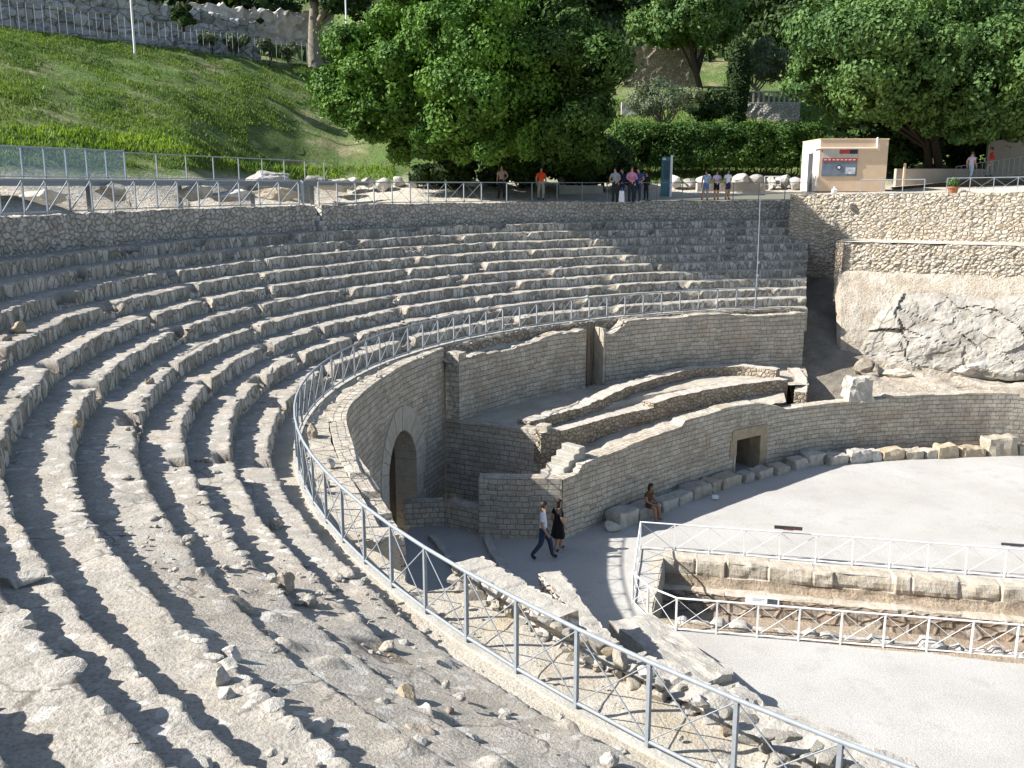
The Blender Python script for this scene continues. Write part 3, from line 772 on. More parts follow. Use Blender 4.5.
lo2 = np.array(resample(PW[:6], .05)[1:]).T; lo2 = lo2[(lo2[:, 0] > 2.5) & (lo2[:, 0] < 11.4)]; lo2 = lo2[np.linspace(0, len(lo2) - 1, 60).astype(int)]; hi2 = np.array(resample(lowl[2:-1], .05, False)[1:]).T; hi2 = hi2[np.linspace(0, len(hi2) - 1, 60).astype(int)]
P = np.array([[(*(lo2[i]*(1 - v) + hi2[i]*v + np.array([-.35, .3])*(1 - v)), float(np.interp(i, [0, 12, 59], [2.0, 2.15, 2.45])) + .04*float(vn(i*.5, v*4))) for v in np.linspace(0, 1, 8)] for i in range(60)])
tag(grid('podium_walk', P, MAT['walk'], None, None, False), kind='structure')
tag(wall_line('terrace_shade_wall', [(12.95, 42.1), (12.75, 40.2), (12.2, 38.4)][::-1], .8, lambda s: 2.55 + .35*sstep(1.2, 3, s), .5, MAT['rub_brown'], ds=.1, dz=.12, rough=.04, stones=(.3, .22, .04), seed=28, toprough=.05), 'rubble end wall of the terrace, added to shade the corridor', 'wall')  # return wall added to throw shade onto the corridor ramp
mb = MB()
ym_ = float(np.interp(-1.0, [fl0[0], fl1[0]], [fl0[1], fl1[1]]))
mb.add([(-.9, 28.9, .85), (1.6, 28.8, .85), (2.0, 29.6, .85), (fl1[0], fl1[1] + .1, .85), (-.9, ym_ + .1, .85)], [[0, 1, 2, 3, 4]])
tag(wall_line('passage_wall', [(-1.05, ym_ + .1), (-1.05, 28.66)], -.4, .95, .4, MAT['ashlar'], ds=.1, dz=.12, rough=.015, seed=29, smooth=False), 'short shaded return wall between the flank wall and the low passage front', 'wall')
tag(mb.build('landing', MAT['walk']), kind='structure')
stair = MB()
c0, c1 = np.array(at(557, 474, 2.0)) + [-.22, .12], np.array(at(583, 441, 2.85)) + [-.22, .12]; dv = (c1 - c0); L = np.hypot(*dv); ang = math.atan2(dv[1], dv[0])
for q in range(5):
    c = c0 + dv*(q + .5)/5; zt_ = 1.86 + .17*(q + 1); stair.box((c[0], c[1], (.8 + zt_)/2), (L/5 + .06, .80, zt_ - .8), ang, bev=.02)
tag(stair.build('stone_stair', MAT['rock_grey']), 'short worn stone stair between the corner pillar and the podium', 'stair')

# ---- low walls in the passage
lw0, lw1, lw2 = at(404, 503, .85), at(444, 501, .85), at(481, 509, .85)
tag(wall_line('passage_kerb', [lw0, lw1], -.2, .85, .4, MAT['ashlar_low'], ds=.1, dz=.12, rough=.02, seed=31, smooth=False), 'left low shaded wall across the passage before the arch', 'wall')
tag(wall_line('passage_kerb', [lw1, lw2], -.2, .80, .55, MAT['ashlar_low'], ds=.1, dz=.12, rough=.03, seed=32, smooth=False), 'right low shaded wall across the passage before the arch', 'wall')
tag(wall_line('paving_edge', [at(428, 535, .12), at(448, 560, .12), at(466, 585, .12)], -.2, .14, .22, MAT['rock_grey'], ds=.1, dz=.1, rough=.03, seed=33), 'left thin curved stone edging on the shaded passage floor', 'kerb')
tag(wall_line('paving_edge', [at(482, 535, .12), at(489, 552, .12), at(500, 568, .12), at(505, 580, .12)], -.2, .16, .25, MAT['rock_grey'], ds=.1, dz=.1, rough=.03, seed=34), 'right thin curved stone edging on the shaded passage floor, nearer the couple', 'kerb')

MAT['rub_near'] = m_rubble('whitish_rubble', [(.42, .36, .29), (.56, .51, .44), (.64, .60, .54), (.52, .42, .33)], 4.5, 6.0, (.36, .30, .22), (.47, .435, .375))
# ---- near inner wall: slab-topped rubble beside the walkway
tn0, tn1, tn2 = math.radians(-41.4), math.radians(-47.3), T_NEAR
rwA = tag(wall_line('rubble_wall', arc_pts(-1.0, tn0, tn1, 30)[::-1], W - .6, lambda s: W + .20 + 0*s, .46, MAT['rub_near'], ds=.05, dz=.06, rough=.05, stones=(.24, .17, .09), seed=41, toprough=.03, left=False), 'flat topped rubble wall on the inner side of the walkway, beyond the near railing', 'wall')
rwB = tag(wall_line('rubble_wall', arc_pts(-1.0, tn2, tn1, 50), W - .7, lambda s: W + .0 + .10*fbm(s*.9, 0, 0, 3, 3), .5, MAT['rub_near'], ds=.04, dz=.05, rough=.08, stones=(.2, .15, .12), seed=42, toprough=.07, left=False) , 'crumbling rubble wall edge of loose white stones beside the near railing', 'wall')
# facing stones: each one a part of its wall
r = np.random.default_rng(46); sms = []
for q in range(10):
    V, F = rock_np((1, .8, .72), 800 + q, 3, 9, .07); me = bpy.data.meshes.new('facing_stone'); me.from_pydata(V.tolist(), [], F.tolist()); me.materials.append(MAT[('edge', 'edge', 'rock_white', 'rock_tan', 'edge', 'rock_white', 'edge', 'rock_orange', 'edge', 'rock_tan')[q]]); sms.append(me)
for (wl, ta, tb, rows_, step, zt0) in ((rwA, -41.6, -47.0, 2, .30, .10), (rwB, -47.2, -59.5, 2, .27, .12)):
    for rr_ in range(rows_):
        td_ = ta
        while td_ > tb:
            sz = r.uniform(.085, .155); X, Y = EP(math.radians(td_), -.93 - .05*rr_ + r.uniform(-.05, .05)); o = link(bpy.data.objects.new('facing_stone', sms[int(r.integers(0, 10))]), wl)
            o.location = (float(X), float(Y), W - .06 + rr_*.19 + r.uniform(-.03, .04)); o.scale = (sz*r.uniform(.9, 1.35), sz, sz*r.uniform(.8, 1.1)); o.rotation_euler = (r.uniform(-.4, .4), r.uniform(-.4, .4), r.uniform(0, 6.28)); td_ -= step*r.uniform(.75, 1.25)*2.1
tag(wall_line('inner_wall', [at(558, 570, 2.5), at(586, 601, 2.5), at(613, 633, 2.5), (3.3, 14.2)], -.2, lambda s: 2.5 - .03*s, .42, MAT['rub_near'], ds=.06, dz=.12, rough=.05, stones=(.3, .22, .08), seed=43, toprough=.05, left=False), 'narrow ruined wall with a sunlit top standing in the shade of the passage', 'wall')
# ruined mass between the near walkway and the arena
tr = np.linspace(math.radians(-31), math.radians(-76), 150); orr = np.concatenate([np.linspace(-1.5, -8.4, 76), [-8.45, -8.5, -8.52]])
P = np.zeros((len(tr), len(orr), 3)); td = np.degrees(tr)
for j, o in enumerate(orr):
    edge = .30*fbm(tr*22, 0, 0, 3, 98) + .15*(hsh(np.floor(tr*19), 3, 3, 9) - .5)
    oo = o + edge*(1 if o < -6.5 else .3)
    X, Y = EP(tr, oo)
    z = float(np.interp(-o, [1.5, 2.2, 3.2, 4.6, 5.4, 8.4, 9], [4.6, 2.6, 1.6, 1.2, 1.1, .88, .88])) + 0*tr
    idd, f1, fd = cell2(np.degrees(tr)/3.6, (o + 5)/.95 + 0*tr, 99)
    z = z + (.24*(idd - .5) - .16*(1 - sstep(0, .06, fd)))*(1 if o < -2.6 else .2) + .07*fbm(X*2, Y*2, 0, 4, 97)
    keep = sstep(-43.5, -45.5, td) if o > -6.9 else sstep(-31.5, -32.5, td)
    if o < -6.9: keep = keep*sstep(-51.5, -50, td)
    z = z*keep - .12*(1 - keep)
    if o < -8.4: z = z*{-8.45: .6, -8.5: .25}.get(round(float(o), 2), -.1)
    P[:, j] = np.stack([X, Y, z], -1)
o = grid('ruined_podium', P, MAT['edge'], None, None, False); tag(o, 'pale crumbling masonry mass between the near railing and the arena floor', 'ruin')
bc = np.mean([at(625, 618, 1.0), at(650, 612, 1.0), at(720, 668, 1.0), at(690, 690, 1.0)], 0)
tag(block('stone_block', (bc[0] - .05, bc[1], .42), (3.3, 1.15, 1.15), 45, MAT['edge'], math.radians(-66), n=15, rough=.05, worn=.05), 'big pale flat topped stone block at the near corner of the fenced trench', 'block')
# ------------------------------------------------------------------ arena floor with the trench cut through it
AX = np.array([.97412, -.22602]); AYv = np.array([.22602, .97412]); AOr = np.array([4.0, 25.0])
def A2(u, v): return AOr[0] + AX[0]*u + AYv[0]*v, AOr[1] + AX[1]*u + AYv[1]*v
TU0, TU1, TV0, TV1 = .12, 36.0, -2.15, 2.0
us = np.unique(np.concatenate([np.arange(-9, 42, .3), [TU0, TU1]])); vs_ = np.unique(np.concatenate([np.arange(-19.8, 19.9, .3), [TV0, TV1]]))
U, V = np.meshgrid(us, vs_, indexing='ij'); X, Y = A2(U, V)
Z = .03*fbm(X*.5, Y*.5, 0, 3, 111)
uc = (us[:-1] + us[1:])/2; vc = (vs_[:-1] + vs_[1:])/2; UC, VC = np.meshgrid(uc, vc, indexing='ij'); XC, YC = A2(UC, VC)
rx, ry = XC - EC[0], YC - EC[1]; ins = ((rx*D1[0] + ry*D1[1])/(EA - .9))**2 + ((rx*D2[0] + ry*D2[1])/(EB - .9))**2 < 1
tren = (UC > TU0) & (UC < TU1) & (VC > TV0) & (VC < TV1)
tag(grid('arena_floor', np.stack([X, Y, Z], -1), MAT['sand'], None, None, True, flip=False, mask=ins & ~tren), kind='structure')

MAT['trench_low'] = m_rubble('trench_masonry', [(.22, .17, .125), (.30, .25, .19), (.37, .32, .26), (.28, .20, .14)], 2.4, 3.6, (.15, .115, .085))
def trench_side(name, v_edge, sgn, prof, mats, label, seed, bw=1.05):
    uu = np.arange(TU0 - .02, TU1, .06); P = np.zeros((len(uu), len(prof), 3)); UV = np.zeros((len(uu), len(prof), 2))
    cid, cd = cell1(uu, bw, seed); pr = (hsh(cid, 1, 2, seed) - .5)*.16; gr = .06*(1 - sstep(0, .035, cd)); tz = (hsh(cid, 5, 2, seed) - .5)*.08
    for j, (dv, z, blk) in enumerate(prof):
        v = v_edge + sgn*(dv + blk*(pr - gr) + .09*fbm(uu*2.6, z*4, seed, 5, seed + 5)*(1 if j > 1 else .15))
        zz = z + blk*(tz if z > -.2 else tz*.6) + .05*fbm(uu*2.2, j, seed, 4, seed + 6)*(1 if j > 0 else 0)
        x, y = A2(uu, v); P[:, j] = np.stack([x, y, zz], -1); UV[:, j] = np.stack([uu, np.full_like(uu, z - dv)], -1)
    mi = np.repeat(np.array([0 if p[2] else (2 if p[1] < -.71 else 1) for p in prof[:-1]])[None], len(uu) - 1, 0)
    n, m = P.shape[:2]; idx = np.arange(n*m).reshape(n, m); a, b, c, d = idx[:-1, :-1], idx[1:, :-1], idx[1:, 1:], idx[:-1, 1:]
    o = mesh_np(name, P.reshape(-1, 3), np.stack([a, b, c, d], -1).reshape(-1, 4), mats, None, UV.reshape(-1, 2), False, mi.ravel())
    return tag(o, label, 'wall')
back = [(-.55, -.02, 0), (-.5, .05, 1), (-.2, .07, 1), (.0, .05, 1), (.04, -.03, 1), (.06, -.16, 1), (.06, -.30, 1), (.03, -.40, 1), (.05, -.44, 0), (.08, -.55, 0), (.16, -.66, 0), (.24, -.69, 1), (.50, -.70, 1), (.56, -.74, 0), (.60, -.84, 0), (.62, -.95, 0), (.66, -1.15, 0), (.72, -1.36, 0)]
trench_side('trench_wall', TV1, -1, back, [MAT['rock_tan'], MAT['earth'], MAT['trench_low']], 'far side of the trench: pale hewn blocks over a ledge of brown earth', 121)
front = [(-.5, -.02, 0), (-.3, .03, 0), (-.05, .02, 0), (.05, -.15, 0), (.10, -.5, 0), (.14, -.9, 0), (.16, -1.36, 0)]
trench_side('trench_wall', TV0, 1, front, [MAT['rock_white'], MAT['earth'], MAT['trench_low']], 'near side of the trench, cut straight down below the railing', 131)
vv = np.linspace(TV0 - .05, TV1 + .05, 40); P = []
for (u, z) in ((TU0 - .4, -.01), (TU0 - .03, .02), (TU0 + .02, -.2), (TU0 + .05, -.6), (TU0 + .08, -1.36)):
    x, y = A2(u + .05*fbm(vv*2, z*3, 0, 3, 141), vv); P.append(np.stack([x, y, z + .03*fbm(vv*3, z, 0, 3, 142)], -1))
tag(grid('trench_wall', np.stack(P, 1), MAT['rock_tan'], None, None, False), 'short end wall of the trench in shade, nearest the arch', 'wall')
uu, vv = np.arange(TU0, TU1, .25), np.linspace(TV0, TV1, 18); U, V = np.meshgrid(uu, vv, indexing='ij'); X, Y = A2(U, V)
tag(grid('trench_floor', np.stack([X, Y, -1.3 + .08*fbm(X*1.2, Y*1.2, 0, 4, 143)], -1), MAT['earth'], None, None, True), kind='structure')
# low kerb of broken stones along the near edge
uu = np.arange(.75, 34, .05); P = []; prof = [(-.18, -.06), (-.17, .05), (-.12, .13), (-.02, .16), (.10, .15), (.17, .07), (.2, -.3)]
cid, f1, fd = cell2(uu/.55, 0*uu, 151); bulk = sstep(.0, .35, fd)*(.35 + .9*cid)
for j, (v, z) in enumerate(prof):
    zz = np.where(z > 0, z*1.5*bulk*(.6 + .8*np.abs(fbm(uu*1.3, 0, 0, 3, 152))), z); x, y = A2(uu, TV0 - .02 + v*(.8 + .5*bulk) + .06*fbm(uu*3, v*5, 0, 3, 153)); P.append(np.stack([x, y, zz], -1))
tag(grid('rubble_kerb', np.stack(P, 1), MAT['rock_white'], None, None, False), 'low broken line of whitish stones along the near lip of the trench', 'kerb')

# ------------------------------------------------------------------ railings
def fence(name, label, pts, h, mat, post_d=1.0, r_post=.022, r_rail=.026, zig=False, group=None, braces=True, z=None, bottom=.06, mid=False, closed_posts=True, cross=True):
    """pts: list of (x, y, z) of the foot line"""
    P3 = np.array([(p[0], p[1], p[2]) for p in pts], float); s = arc(P3[:, 0], P3[:, 1]); n = max(1, int(round(s[-1]/post_d))); ss = np.linspace(0, s[-1], n + 1)
    Q = np.stack([np.interp(ss, s, P3[:, i]) for i in range(3)], -1); O = Vector(Q[len(Q)//2]); t = thing(name, label, 'railing', tuple(O), 0, group)
    loc = lambda p, dz: (p[0] - O.x, p[1] - O.y, p[2] - O.z + dz)
    m = MB(); m.tube([loc(p, h) for p in Q], r_rail, 6); m.build('top_rail', mat, t)
    if bottom is not None: m = MB(); m.tube([loc(p, bottom) for p in Q], r_rail*.8, 6); m.build('bottom_rail', mat, t)
    pm = None
    for i, p in enumerate(Q):
        if pm is None:
            m = MB(); m.box((0, 0, h/2), (r_post*2, r_post*2, h - .01)); o = m.build('post', mat, t); pm = o.data
        else: o = link(bpy.data.objects.new('post', pm), t)
        o.location = loc(p, 0); d = Q[min(i+1, n)] - Q[max(i-1, 0)]; o.rotation_euler.z = math.atan2(d[1], d[0])
    if braces:
        m = MB(); r = .009 if not zig else .018
        for i in range(n):
            a, b = Q[i], Q[i+1]
            m.tube([loc(a, bottom or .05), loc(b, h - .02)], r, 4, cap=False)
            if cross: m.tube([loc(a, h - .02), loc(b, bottom or .05)], r, 4, cap=False)
        m.build('bracing', mat, t)
    return t
tr_end = t_of(*at(757, 309, W))
X, Y = EP(np.linspace(T_NEAR, tr_end, 240), 0.0)
fence('walkway_railing', 'long curved galvanised railing with crossed braces along the walkway below the seats', [(x, y, W + .04) for x, y in zip(X, Y)], .92, MAT['steel'], .99, .021, .027)
def a0(x, y): p = at(x, y, 0); return (p[0], p[1], 0.0)
fb = [a0(640, 549), a0(1024, 579)]
d_ = np.array(fb[1]) - np.array(fb[0]); far_ = tuple(np.array(fb[0]) + d_/np.linalg.norm(d_)*28)
fl = [fb[0], a0(632, 609)]; fm = [fl[1], a0(667, 630)]; e = np.array(a0(1024, 660)) - np.array(fm[1]); far2 = tuple(np.array(fm[1]) + e/np.linalg.norm(e)*24)
fence('trench_railing', 'white metal railing with crossed braces along the far edge of the trench', [fb[0], far_], .88, MAT['white_paint'], 1.02, .02, .022)
fence('trench_railing', 'white metal railing across the end of the trench, turning a corner to its near edge', [fl[0], fl[1], fm[1], far2], .88, MAT['white_paint'], .98, .022, .026)
# signs hung on the railings
def hang(px, py, wpx, label, mats, ang, name, hgt):
    Yd = np.interp(px, [640, 1024], [23.2, 20.66]) if py > 570 else np.interp(px, [640, 1024], [27.6, 25.3])
    x, y, z = atY(px, py, Yd - .04); m = MB(); m.box((0, 0, 0), (wpx, .05, hgt), bev=.006); t = thing(name, label, name.replace('_', ' '), (x, y - .03, z), ang)
    m.build('board', mats[0], t); return t, wpx, hgt
a_ = math.atan2(-4.3, 17.5)
t, w_, h_ = hang(762, 600.5, .82, 'small white information sign with a dark picture at one end, on the near trench railing', [MAT['white_paint']], -.27, 'information_sign', .24)
m = MB(); m.box((.24, -.028, 0), (.24, .006, .17)); m.build('picture', plain('sign_picture', (.07, .075, .085), .5, 0, .3, .9, 30.), t)
m = MB(); m.box((-.1, -.028, .06), (.3, .006, .02)); m.box((-.14, -.028, .02), (.22, .006, .015)); m.build('text_lines', plain('sign_text', (.5, .5, .5), .6), t)
m = MB(); m.box((0, -.02, -.118), (.8, .02, .012)); m.build('frame_edge', MAT['steel'], t)
red = plain('dark_red_sign', (.13, .055, .05), .6)
t, w_, h_ = hang(788, 527.5, .80, 'dark brown and red board lying on the far trench railing', [plain('dark_sign', (.05, .045, .045), .6)], -.21, 'sign_board', .10)
m = MB(); m.box((.12, -.028, -.01), (.5, .006, .045)); m.build('red_stripe', red, t); m = MB(); m.box((0, 0, -.07), (.3, .03, .04)); m.build('bracket', MAT['white_paint'], t)
t, w_, h_ = hang(1016, 544.5, .80, 'dark board lying on the far trench railing, near the right edge', [plain('dark_sign_grey', (.07, .07, .075), .6)], -.21, 'sign_board', .07)
m = MB(); m.box((0, 0, -.06), (.3, .03, .05)); m.build('bracket', MAT['white_paint'], t)

# ------------------------------------------------------------------ hewn stones along the foot of the podium
ORD = ['first', 'second', 'third', 'fourth', 'fifth', 'sixth', 'seventh', 'eighth', 'ninth', 'tenth', 'eleventh', 'twelfth', 'thirteenth', 'fourteenth', 'fifteenth', 'sixteenth', 'seventeenth', 'eighteenth', 'nineteenth', 'twentieth']
# (pixel x, pixel y of the foot, length px, height m, depth m, material, description)
KS = [(613, 533, 13, .40, .40, 'rock_grey', 'small rounded loose stone at the left end of the kerb stones'),
      (627, 527, 21, .60, .70, 'rock_grey', 'tall pale end block of the kerb stones, left of the seated woman'),
      (648, 518, 26, .46, .75, 'rock_grey', 'low kerb stone that the woman sits on'),
      (669, 510, 19, .42, .62, 'rock_grey', 'kerb stone directly right of the seated woman'),
      (684, 504, 17, .40, .6, 'rock_grey', 'small squarish kerb stone, second to the right of the seated woman'),
      (700, 498, 24, .50, .75, 'rock_grey', 'broad grey kerb stone, third to the right of the seated woman'),
      (716, 491, 14, .44, .6, 'rock_tan', 'short kerb stone, left one of a close pair before the doorway'),
      (731, 487, 22, .44, .65, 'rock_tan', 'kerb stone in front of the left jamb of the beast doorway'),
      (749, 482, 13, .38, .55, 'rock_grey', 'small kerb stone below the threshold of the beast doorway'),
      (764, 478, 17, .38, .6, 'rock_grey', 'kerb stone in front of the right jamb of the beast doorway'),
      (782, 474, 17, .36, .6, 'rock_tan', 'flat kerb stone just right of the beast doorway'),
      (800, 469, 15, .48, .6, 'rock_grey', 'left of two leaning grey kerb stones right of the doorway'),
      (815, 466, 19, .58, .6, 'rock_grey', 'taller of two leaning grey kerb stones right of the doorway'),
      (838, 464.5, 22, .44, .6, 'rock_grey', 'grey rough kerb stone where the wall curves to face the camera'),
      (860, 462.5, 24, .54, .6, 'rock_white', 'white rounded kerb stone beside a narrow white one'),
      (875.5, 461, 10, .50, .5, 'rock_white', 'narrow white upright kerb stone left of the ochre one'),
      (893, 460, 25, .48, .6, 'rock_orange', 'ochre pointed kerb stone'),
      (915, 459, 19, .40, .55, 'rock_tan', 'low plain kerb stone right of the ochre pointed one'),
      (931, 458, 13, .40, .55, 'rock_tan', 'short kerb stone left of the wedge shaped ochre one'),
      (947, 457.5, 22, .56, .6, 'rock_orange', 'wedge shaped ochre kerb stone rising to the right'),
      (973, 456.5, 26, .40, .6, 'rock_orange', 'long low ochre kerb stone beside the tall squared block'),
      (1001, 455.5, 32, .86, .75, 'rock_tan', 'tall squared pink grey block standing among the kerb stones'),
      (1034, 455, 30, .42, .6, 'rock_tan', 'last low kerb stone in view right of the tall squared block')]
for q, (px, py, lpx, h, dp, mt, lab) in enumerate(KS):
    x, y = at(px, py, 0); i = int(np.argmin(np.hypot(XP - x, YP - y))); ang = math.atan2(typ[i], txp[i]); zc = y*CF[1] + CZ*math.sin(TH)
    h = h*.87
    ln = lpx*zc/950/max(.55, abs(math.cos(ang)))*.97
    if q == 0: o = rock('kerb_stone', (x, y + .2, .18), (.3, .25, .22), 160, MAT[mt])
    else: o = block('kerb_stone', (x - math.sin(ang)*dp*.3, y + dp*.35, h/2 - .05), (ln, dp, h + .1), 161 + q, MAT[mt], ang + .06*random.uniform(-1, 1), n=9, rough=.05, worn=.10, tilt=(random.uniform(-.04, .04), random.uniform(-.05, .05)))
    tag(o, lab, 'stone', 'hewn stones along the podium foot')
for (px, py, lab) in ((715, 500, 'tiny white floodlight on the sand before the kerb stones, in shade'), (766, 461, 'tiny white floodlight at the right foot of the beast doorway')):
    x, y = at(px, py, 0); t = thing('floodlight', lab, 'lamp', (x, y, 0)); m = MB(); m.box((0, 0, .11), (.22, .14, .13), bev=.02); m.build('housing', MAT['white_paint'], t); m = MB(); m.box((0, 0, .03), (.05, .05, .06)); m.build('bracket', MAT['steel'], t)

# ------------------------------------------------------------------ loose stones lying on the tiers
def zrow(o):
    return W if o < .5 else W + RISE*min(10, int((o - .5)/DEP) + 1)
LS = [(230, 612, .42, .20, 'rock_tan', 'flat topped angular block lying on the ruined tiers, casting a long shadow', 0),
      (286, 592, .26, .24, 'rock_dark', 'crumbly brown lump of old mortar on the ruined tiers', 1),
      (303, 603, .26, .13, 'rock_grey', 'wedge shaped stone beside the crumbly brown lump', 0),
      (262, 640, .15, .12, 'rock_dark', 'small brown stone below the flat topped angular block', 1),
      (272, 660, .17, .11, 'rock_grey', 'small chalky heap of stone chips on the ruined tiers', 1),
      (233, 664, .20, .17, 'rock_white', 'white sharp cornered stone on the edge of a seat', 0),
      (222, 682, .15, .14, 'rock_white', 'white stone on the seat edge, second in a row of three', 0),
      (227, 698, .12, .10, 'rock_white', 'white stone on the seat edge, last and smallest of three', 0),
      (320, 738, .24, .14, 'rock_white', 'white broken stone at the end of a seat row', 0),
      (340, 752, .22, .12, 'rock_white', 'white flat stone behind the broken one at the row end', 0),
      (22, 584, .34, .10, 'rock_grey', 'bluish flat slab lying in the shaded gap of a broken seat', 0),
      (408, 704, .32, .17, 'rock_orange', 'ochre angular stone half sunk in the rubble slope near the railing', 0),
      (455, 700, .22, .08, 'rock_white', 'pale flat stone on the slope close to the near railing', 0),
      (448, 716, .14, .08, 'rock_dark', 'small reddish stone beside the pale flat one', 0),
      (375, 632, .30, .12, 'rock_grey', 'flat grey stone on the slope beside the ruined first seat', 0),
      (388, 650, .22, .10, 'rock_tan', 'tan flattened stone in the middle of the rubble slope', 0),
      (420, 735, .30, .12, 'rock_dark', 'long dark broken stone low on the rubble slope', 0),
      (470, 742, .16, .08, 'rock_white', 'little white stone at the bottom of the rubble slope', 0),
      (330, 668, .16, .07, 'rock_grey', 'little grey stone alone on the bare slope', 0),
      (618, 752, .17, .05, 'rock_white', 'flat white stone just outside the foot of the near railing', 0),
      (276, 528, .20, .16, 'rock_dark', 'dark porous stone in a gap of the second seat row', 1),
      (208, 462, .16, .08, 'rock_dark', 'dark stone lying on a seat beside a broken edge', 1),
      (78, 425, .16, .12, 'rock_orange', 'small ochre stone at the edge of a wide seat', 0),
      (18, 332, .30, .22, 'rock_orange', 'ochre and brown stone in a collapsed seat near the left border', 1),
      (6, 350, .26, .2, 'rock_dark', 'dark stone beside the ochre one in the collapsed seat', 1),
      (330, 466, .20, .16, 'rock_white', 'white rounded stone on the walkway beside the railing', 0),
      (313, 435, .26, .28, 'rock_dark', 'brown lump of masonry rising from the walkway at the bend of the railing', 1),
      (150, 384, .16, .14, 'rock_dark', 'dark stone in the notch of a broken seat', 1),
      (272, 372, .15, .13, 'rock_grey', 'grey stone in the notch of the lowest broken seat', 1)]
for q, (px, py, sz, h, mt, lab, cr) in enumerate(LS):
    z = 6.2
    for _ in range(12):
        x, y = at(px, py, z); o_, t_ = off_of(x, y); z2 = zrow(o_)
        if math.degrees(t_) < -44 and .35 < o_ < 3.5: z2 = 5.46 + (o_ - .35)/3.2*1.42
        z = z*.5 + z2*.5
    sz, h = sz*.62, h*.72
    o = rock('loose_stone', (x, y, z + h*.45), (sz, sz*.75, h), 300 + q, MAT[mt], 4 if cr else 3, rz=q*1.3, cut=4 if cr else 9, rough=.22 if cr else .06)
    tag(o, lab, 'stone', 'loose stones on the tiers')
# rubble chips scattered over the slope: nobody could count them
Vs, Fs = [], []; r = np.random.default_rng(5); bV, bF = ICO[2]; nb = 0
for q in range(900):
    if q < 420:
        t_ = math.radians(r.uniform(-60, -40)); o_ = r.uniform(.2, 3.6); X, Y = EP(t_, o_)
        z = 5.46 + (o_ - .35)/3.2*1.42 if math.degrees(t_) < -45 else zrow(o_)
    else:
        t_ = math.radians(r.uniform(-62, 50)); o_ = r.choice([r.uniform(-.8, 0), r.uniform(.6, 7.8), r.uniform(.6, 7.8), r.uniform(.6, 7.8)]); X, Y = EP(t_, o_); z = zrow(o_)
    if z is None: continue
    sz = float(np.clip(r.lognormal(-3.5, .6), .012, .10)); v = bV*np.array([sz, sz*r.uniform(.6, 1), sz*r.uniform(.4, .8)]); a = r.uniform(0, 6.28)
    v = v*(1 + .35*(hsh(np.arange(len(v)), q, 3) - .5))[:, None]
    v = np.stack([v[:, 0]*math.cos(a) - v[:, 1]*math.sin(a), v[:, 0]*math.sin(a) + v[:, 1]*math.cos(a), v[:, 2]], -1) + np.array([float(X), float(Y), z + sz*.2])
    Vs.append(v); Fs.append(bF + nb); nb += len(v)
tag(mesh_np('rubble', np.concatenate(Vs), np.concatenate(Fs), MAT['rock_grey'], None, None, False), 'small stone chips strewn over the ruined slope and seats', 'rubble', None, 'stuff')

# thin pole standing on the seats
px_ = at(757, 309, W); t = thing('lamp_pole', 'tall thin grey pole rising from the seats at the end of the walkway railing', 'pole', (px_[0], px_[1] + .25, W))
m = MB(); m.tube([(0, 0, 0), (-.02, 0, 3), (-.05, 0, 5.1)], [.026, .024, .022], 8); m.build('shaft', MAT['steel_dk'], t)
m = MB(); m.tube([(0, 0, 0), (0, 0, .12)], .09, 8); m.build('base', MAT['steel_dk'], t)
for zz in (.9, 1.5, 2.1): 
    m = MB(); m.box((.04, 0, zz), (.10, .10, .12), bev=.02); m.build('clamp', MAT['steel_dk'], t)
# ------------------------------------------------------------------ land behind the amphitheatre
def crest_pt(px):
    """line of the fence along the top of the grassy slope, level at 20.2 m"""
    return at(px, 27 + .126*px, 20.2)
CTRL = [(-1.3, [(6, 9.6), (12, 10.0), (20, 11.5), (34, 20.2), (46, 21), (62, 26), (110, 40), (200, 62)])]
for px in (-300, -200, -100, 0, 60, 120, 180, 240, 300, 340):
    X, Y = crest_pt(px); wy = np.interp(px, [-300, -100, 0, 60, 100, 200, 310], [15, 18.5, 22.5, 29.5, 33.4, 38.5, 42]); by = np.interp(px, [-300, 0, 180, 300, 340], [30, 38.5, 46, 57, 59]); bz_ = np.interp(px, [0, 190, 300], [12.4, 12.2, 11.3])
    CTRL.append((X/Y, [(wy, 9.7), (wy + .45*(by - wy), 10.05), (by - 3.5, bz_ - 1.3), (by, bz_), (Y, 20.2), (Y + 8, 21), (Y + 24, 27), (Y + 60, 40), (200, 62)]))
CTRL += [
        (-.10, [(47, 10.12), (56, 10.62), (60, 11.5), (72, 17.5), (80, 20.5), (96, 28), (125, 40), (200, 62)]),
        (.10, [(51, 10.14), (58, 10.66), (61, 11.3), (75, 16), (84, 21), (97, 27.5), (125, 40), (200, 62)]),
        (.20, [(49, 10.14), (58, 10.66), (60, 11.1), (66, 12.8), (70, 15.2), (77, 17.2), (84, 20), (97, 27), (125, 40), (200, 62)]),
        (.31, [(48, 10.2), (52, 10.6), (58, 10.68), (62, 11.2), (70, 14.2), (80, 18), (97, 27), (125, 40), (200, 62)]),
        (.42, [(47, 10.4), (52, 10.65), (60, 11.0), (70, 13), (80, 18), (97, 27), (125, 40), (200, 62)]),
        (.60, [(42, 10.5), (52, 10.9), (60, 11.4), (70, 13.5), (80, 18), (97, 27), (125, 40), (200, 62)]),
        (1.3, [(26, 10.4), (52, 11.3), (60, 11.8), (70, 14), (80, 18), (97, 27), (125, 40), (200, 62)])]
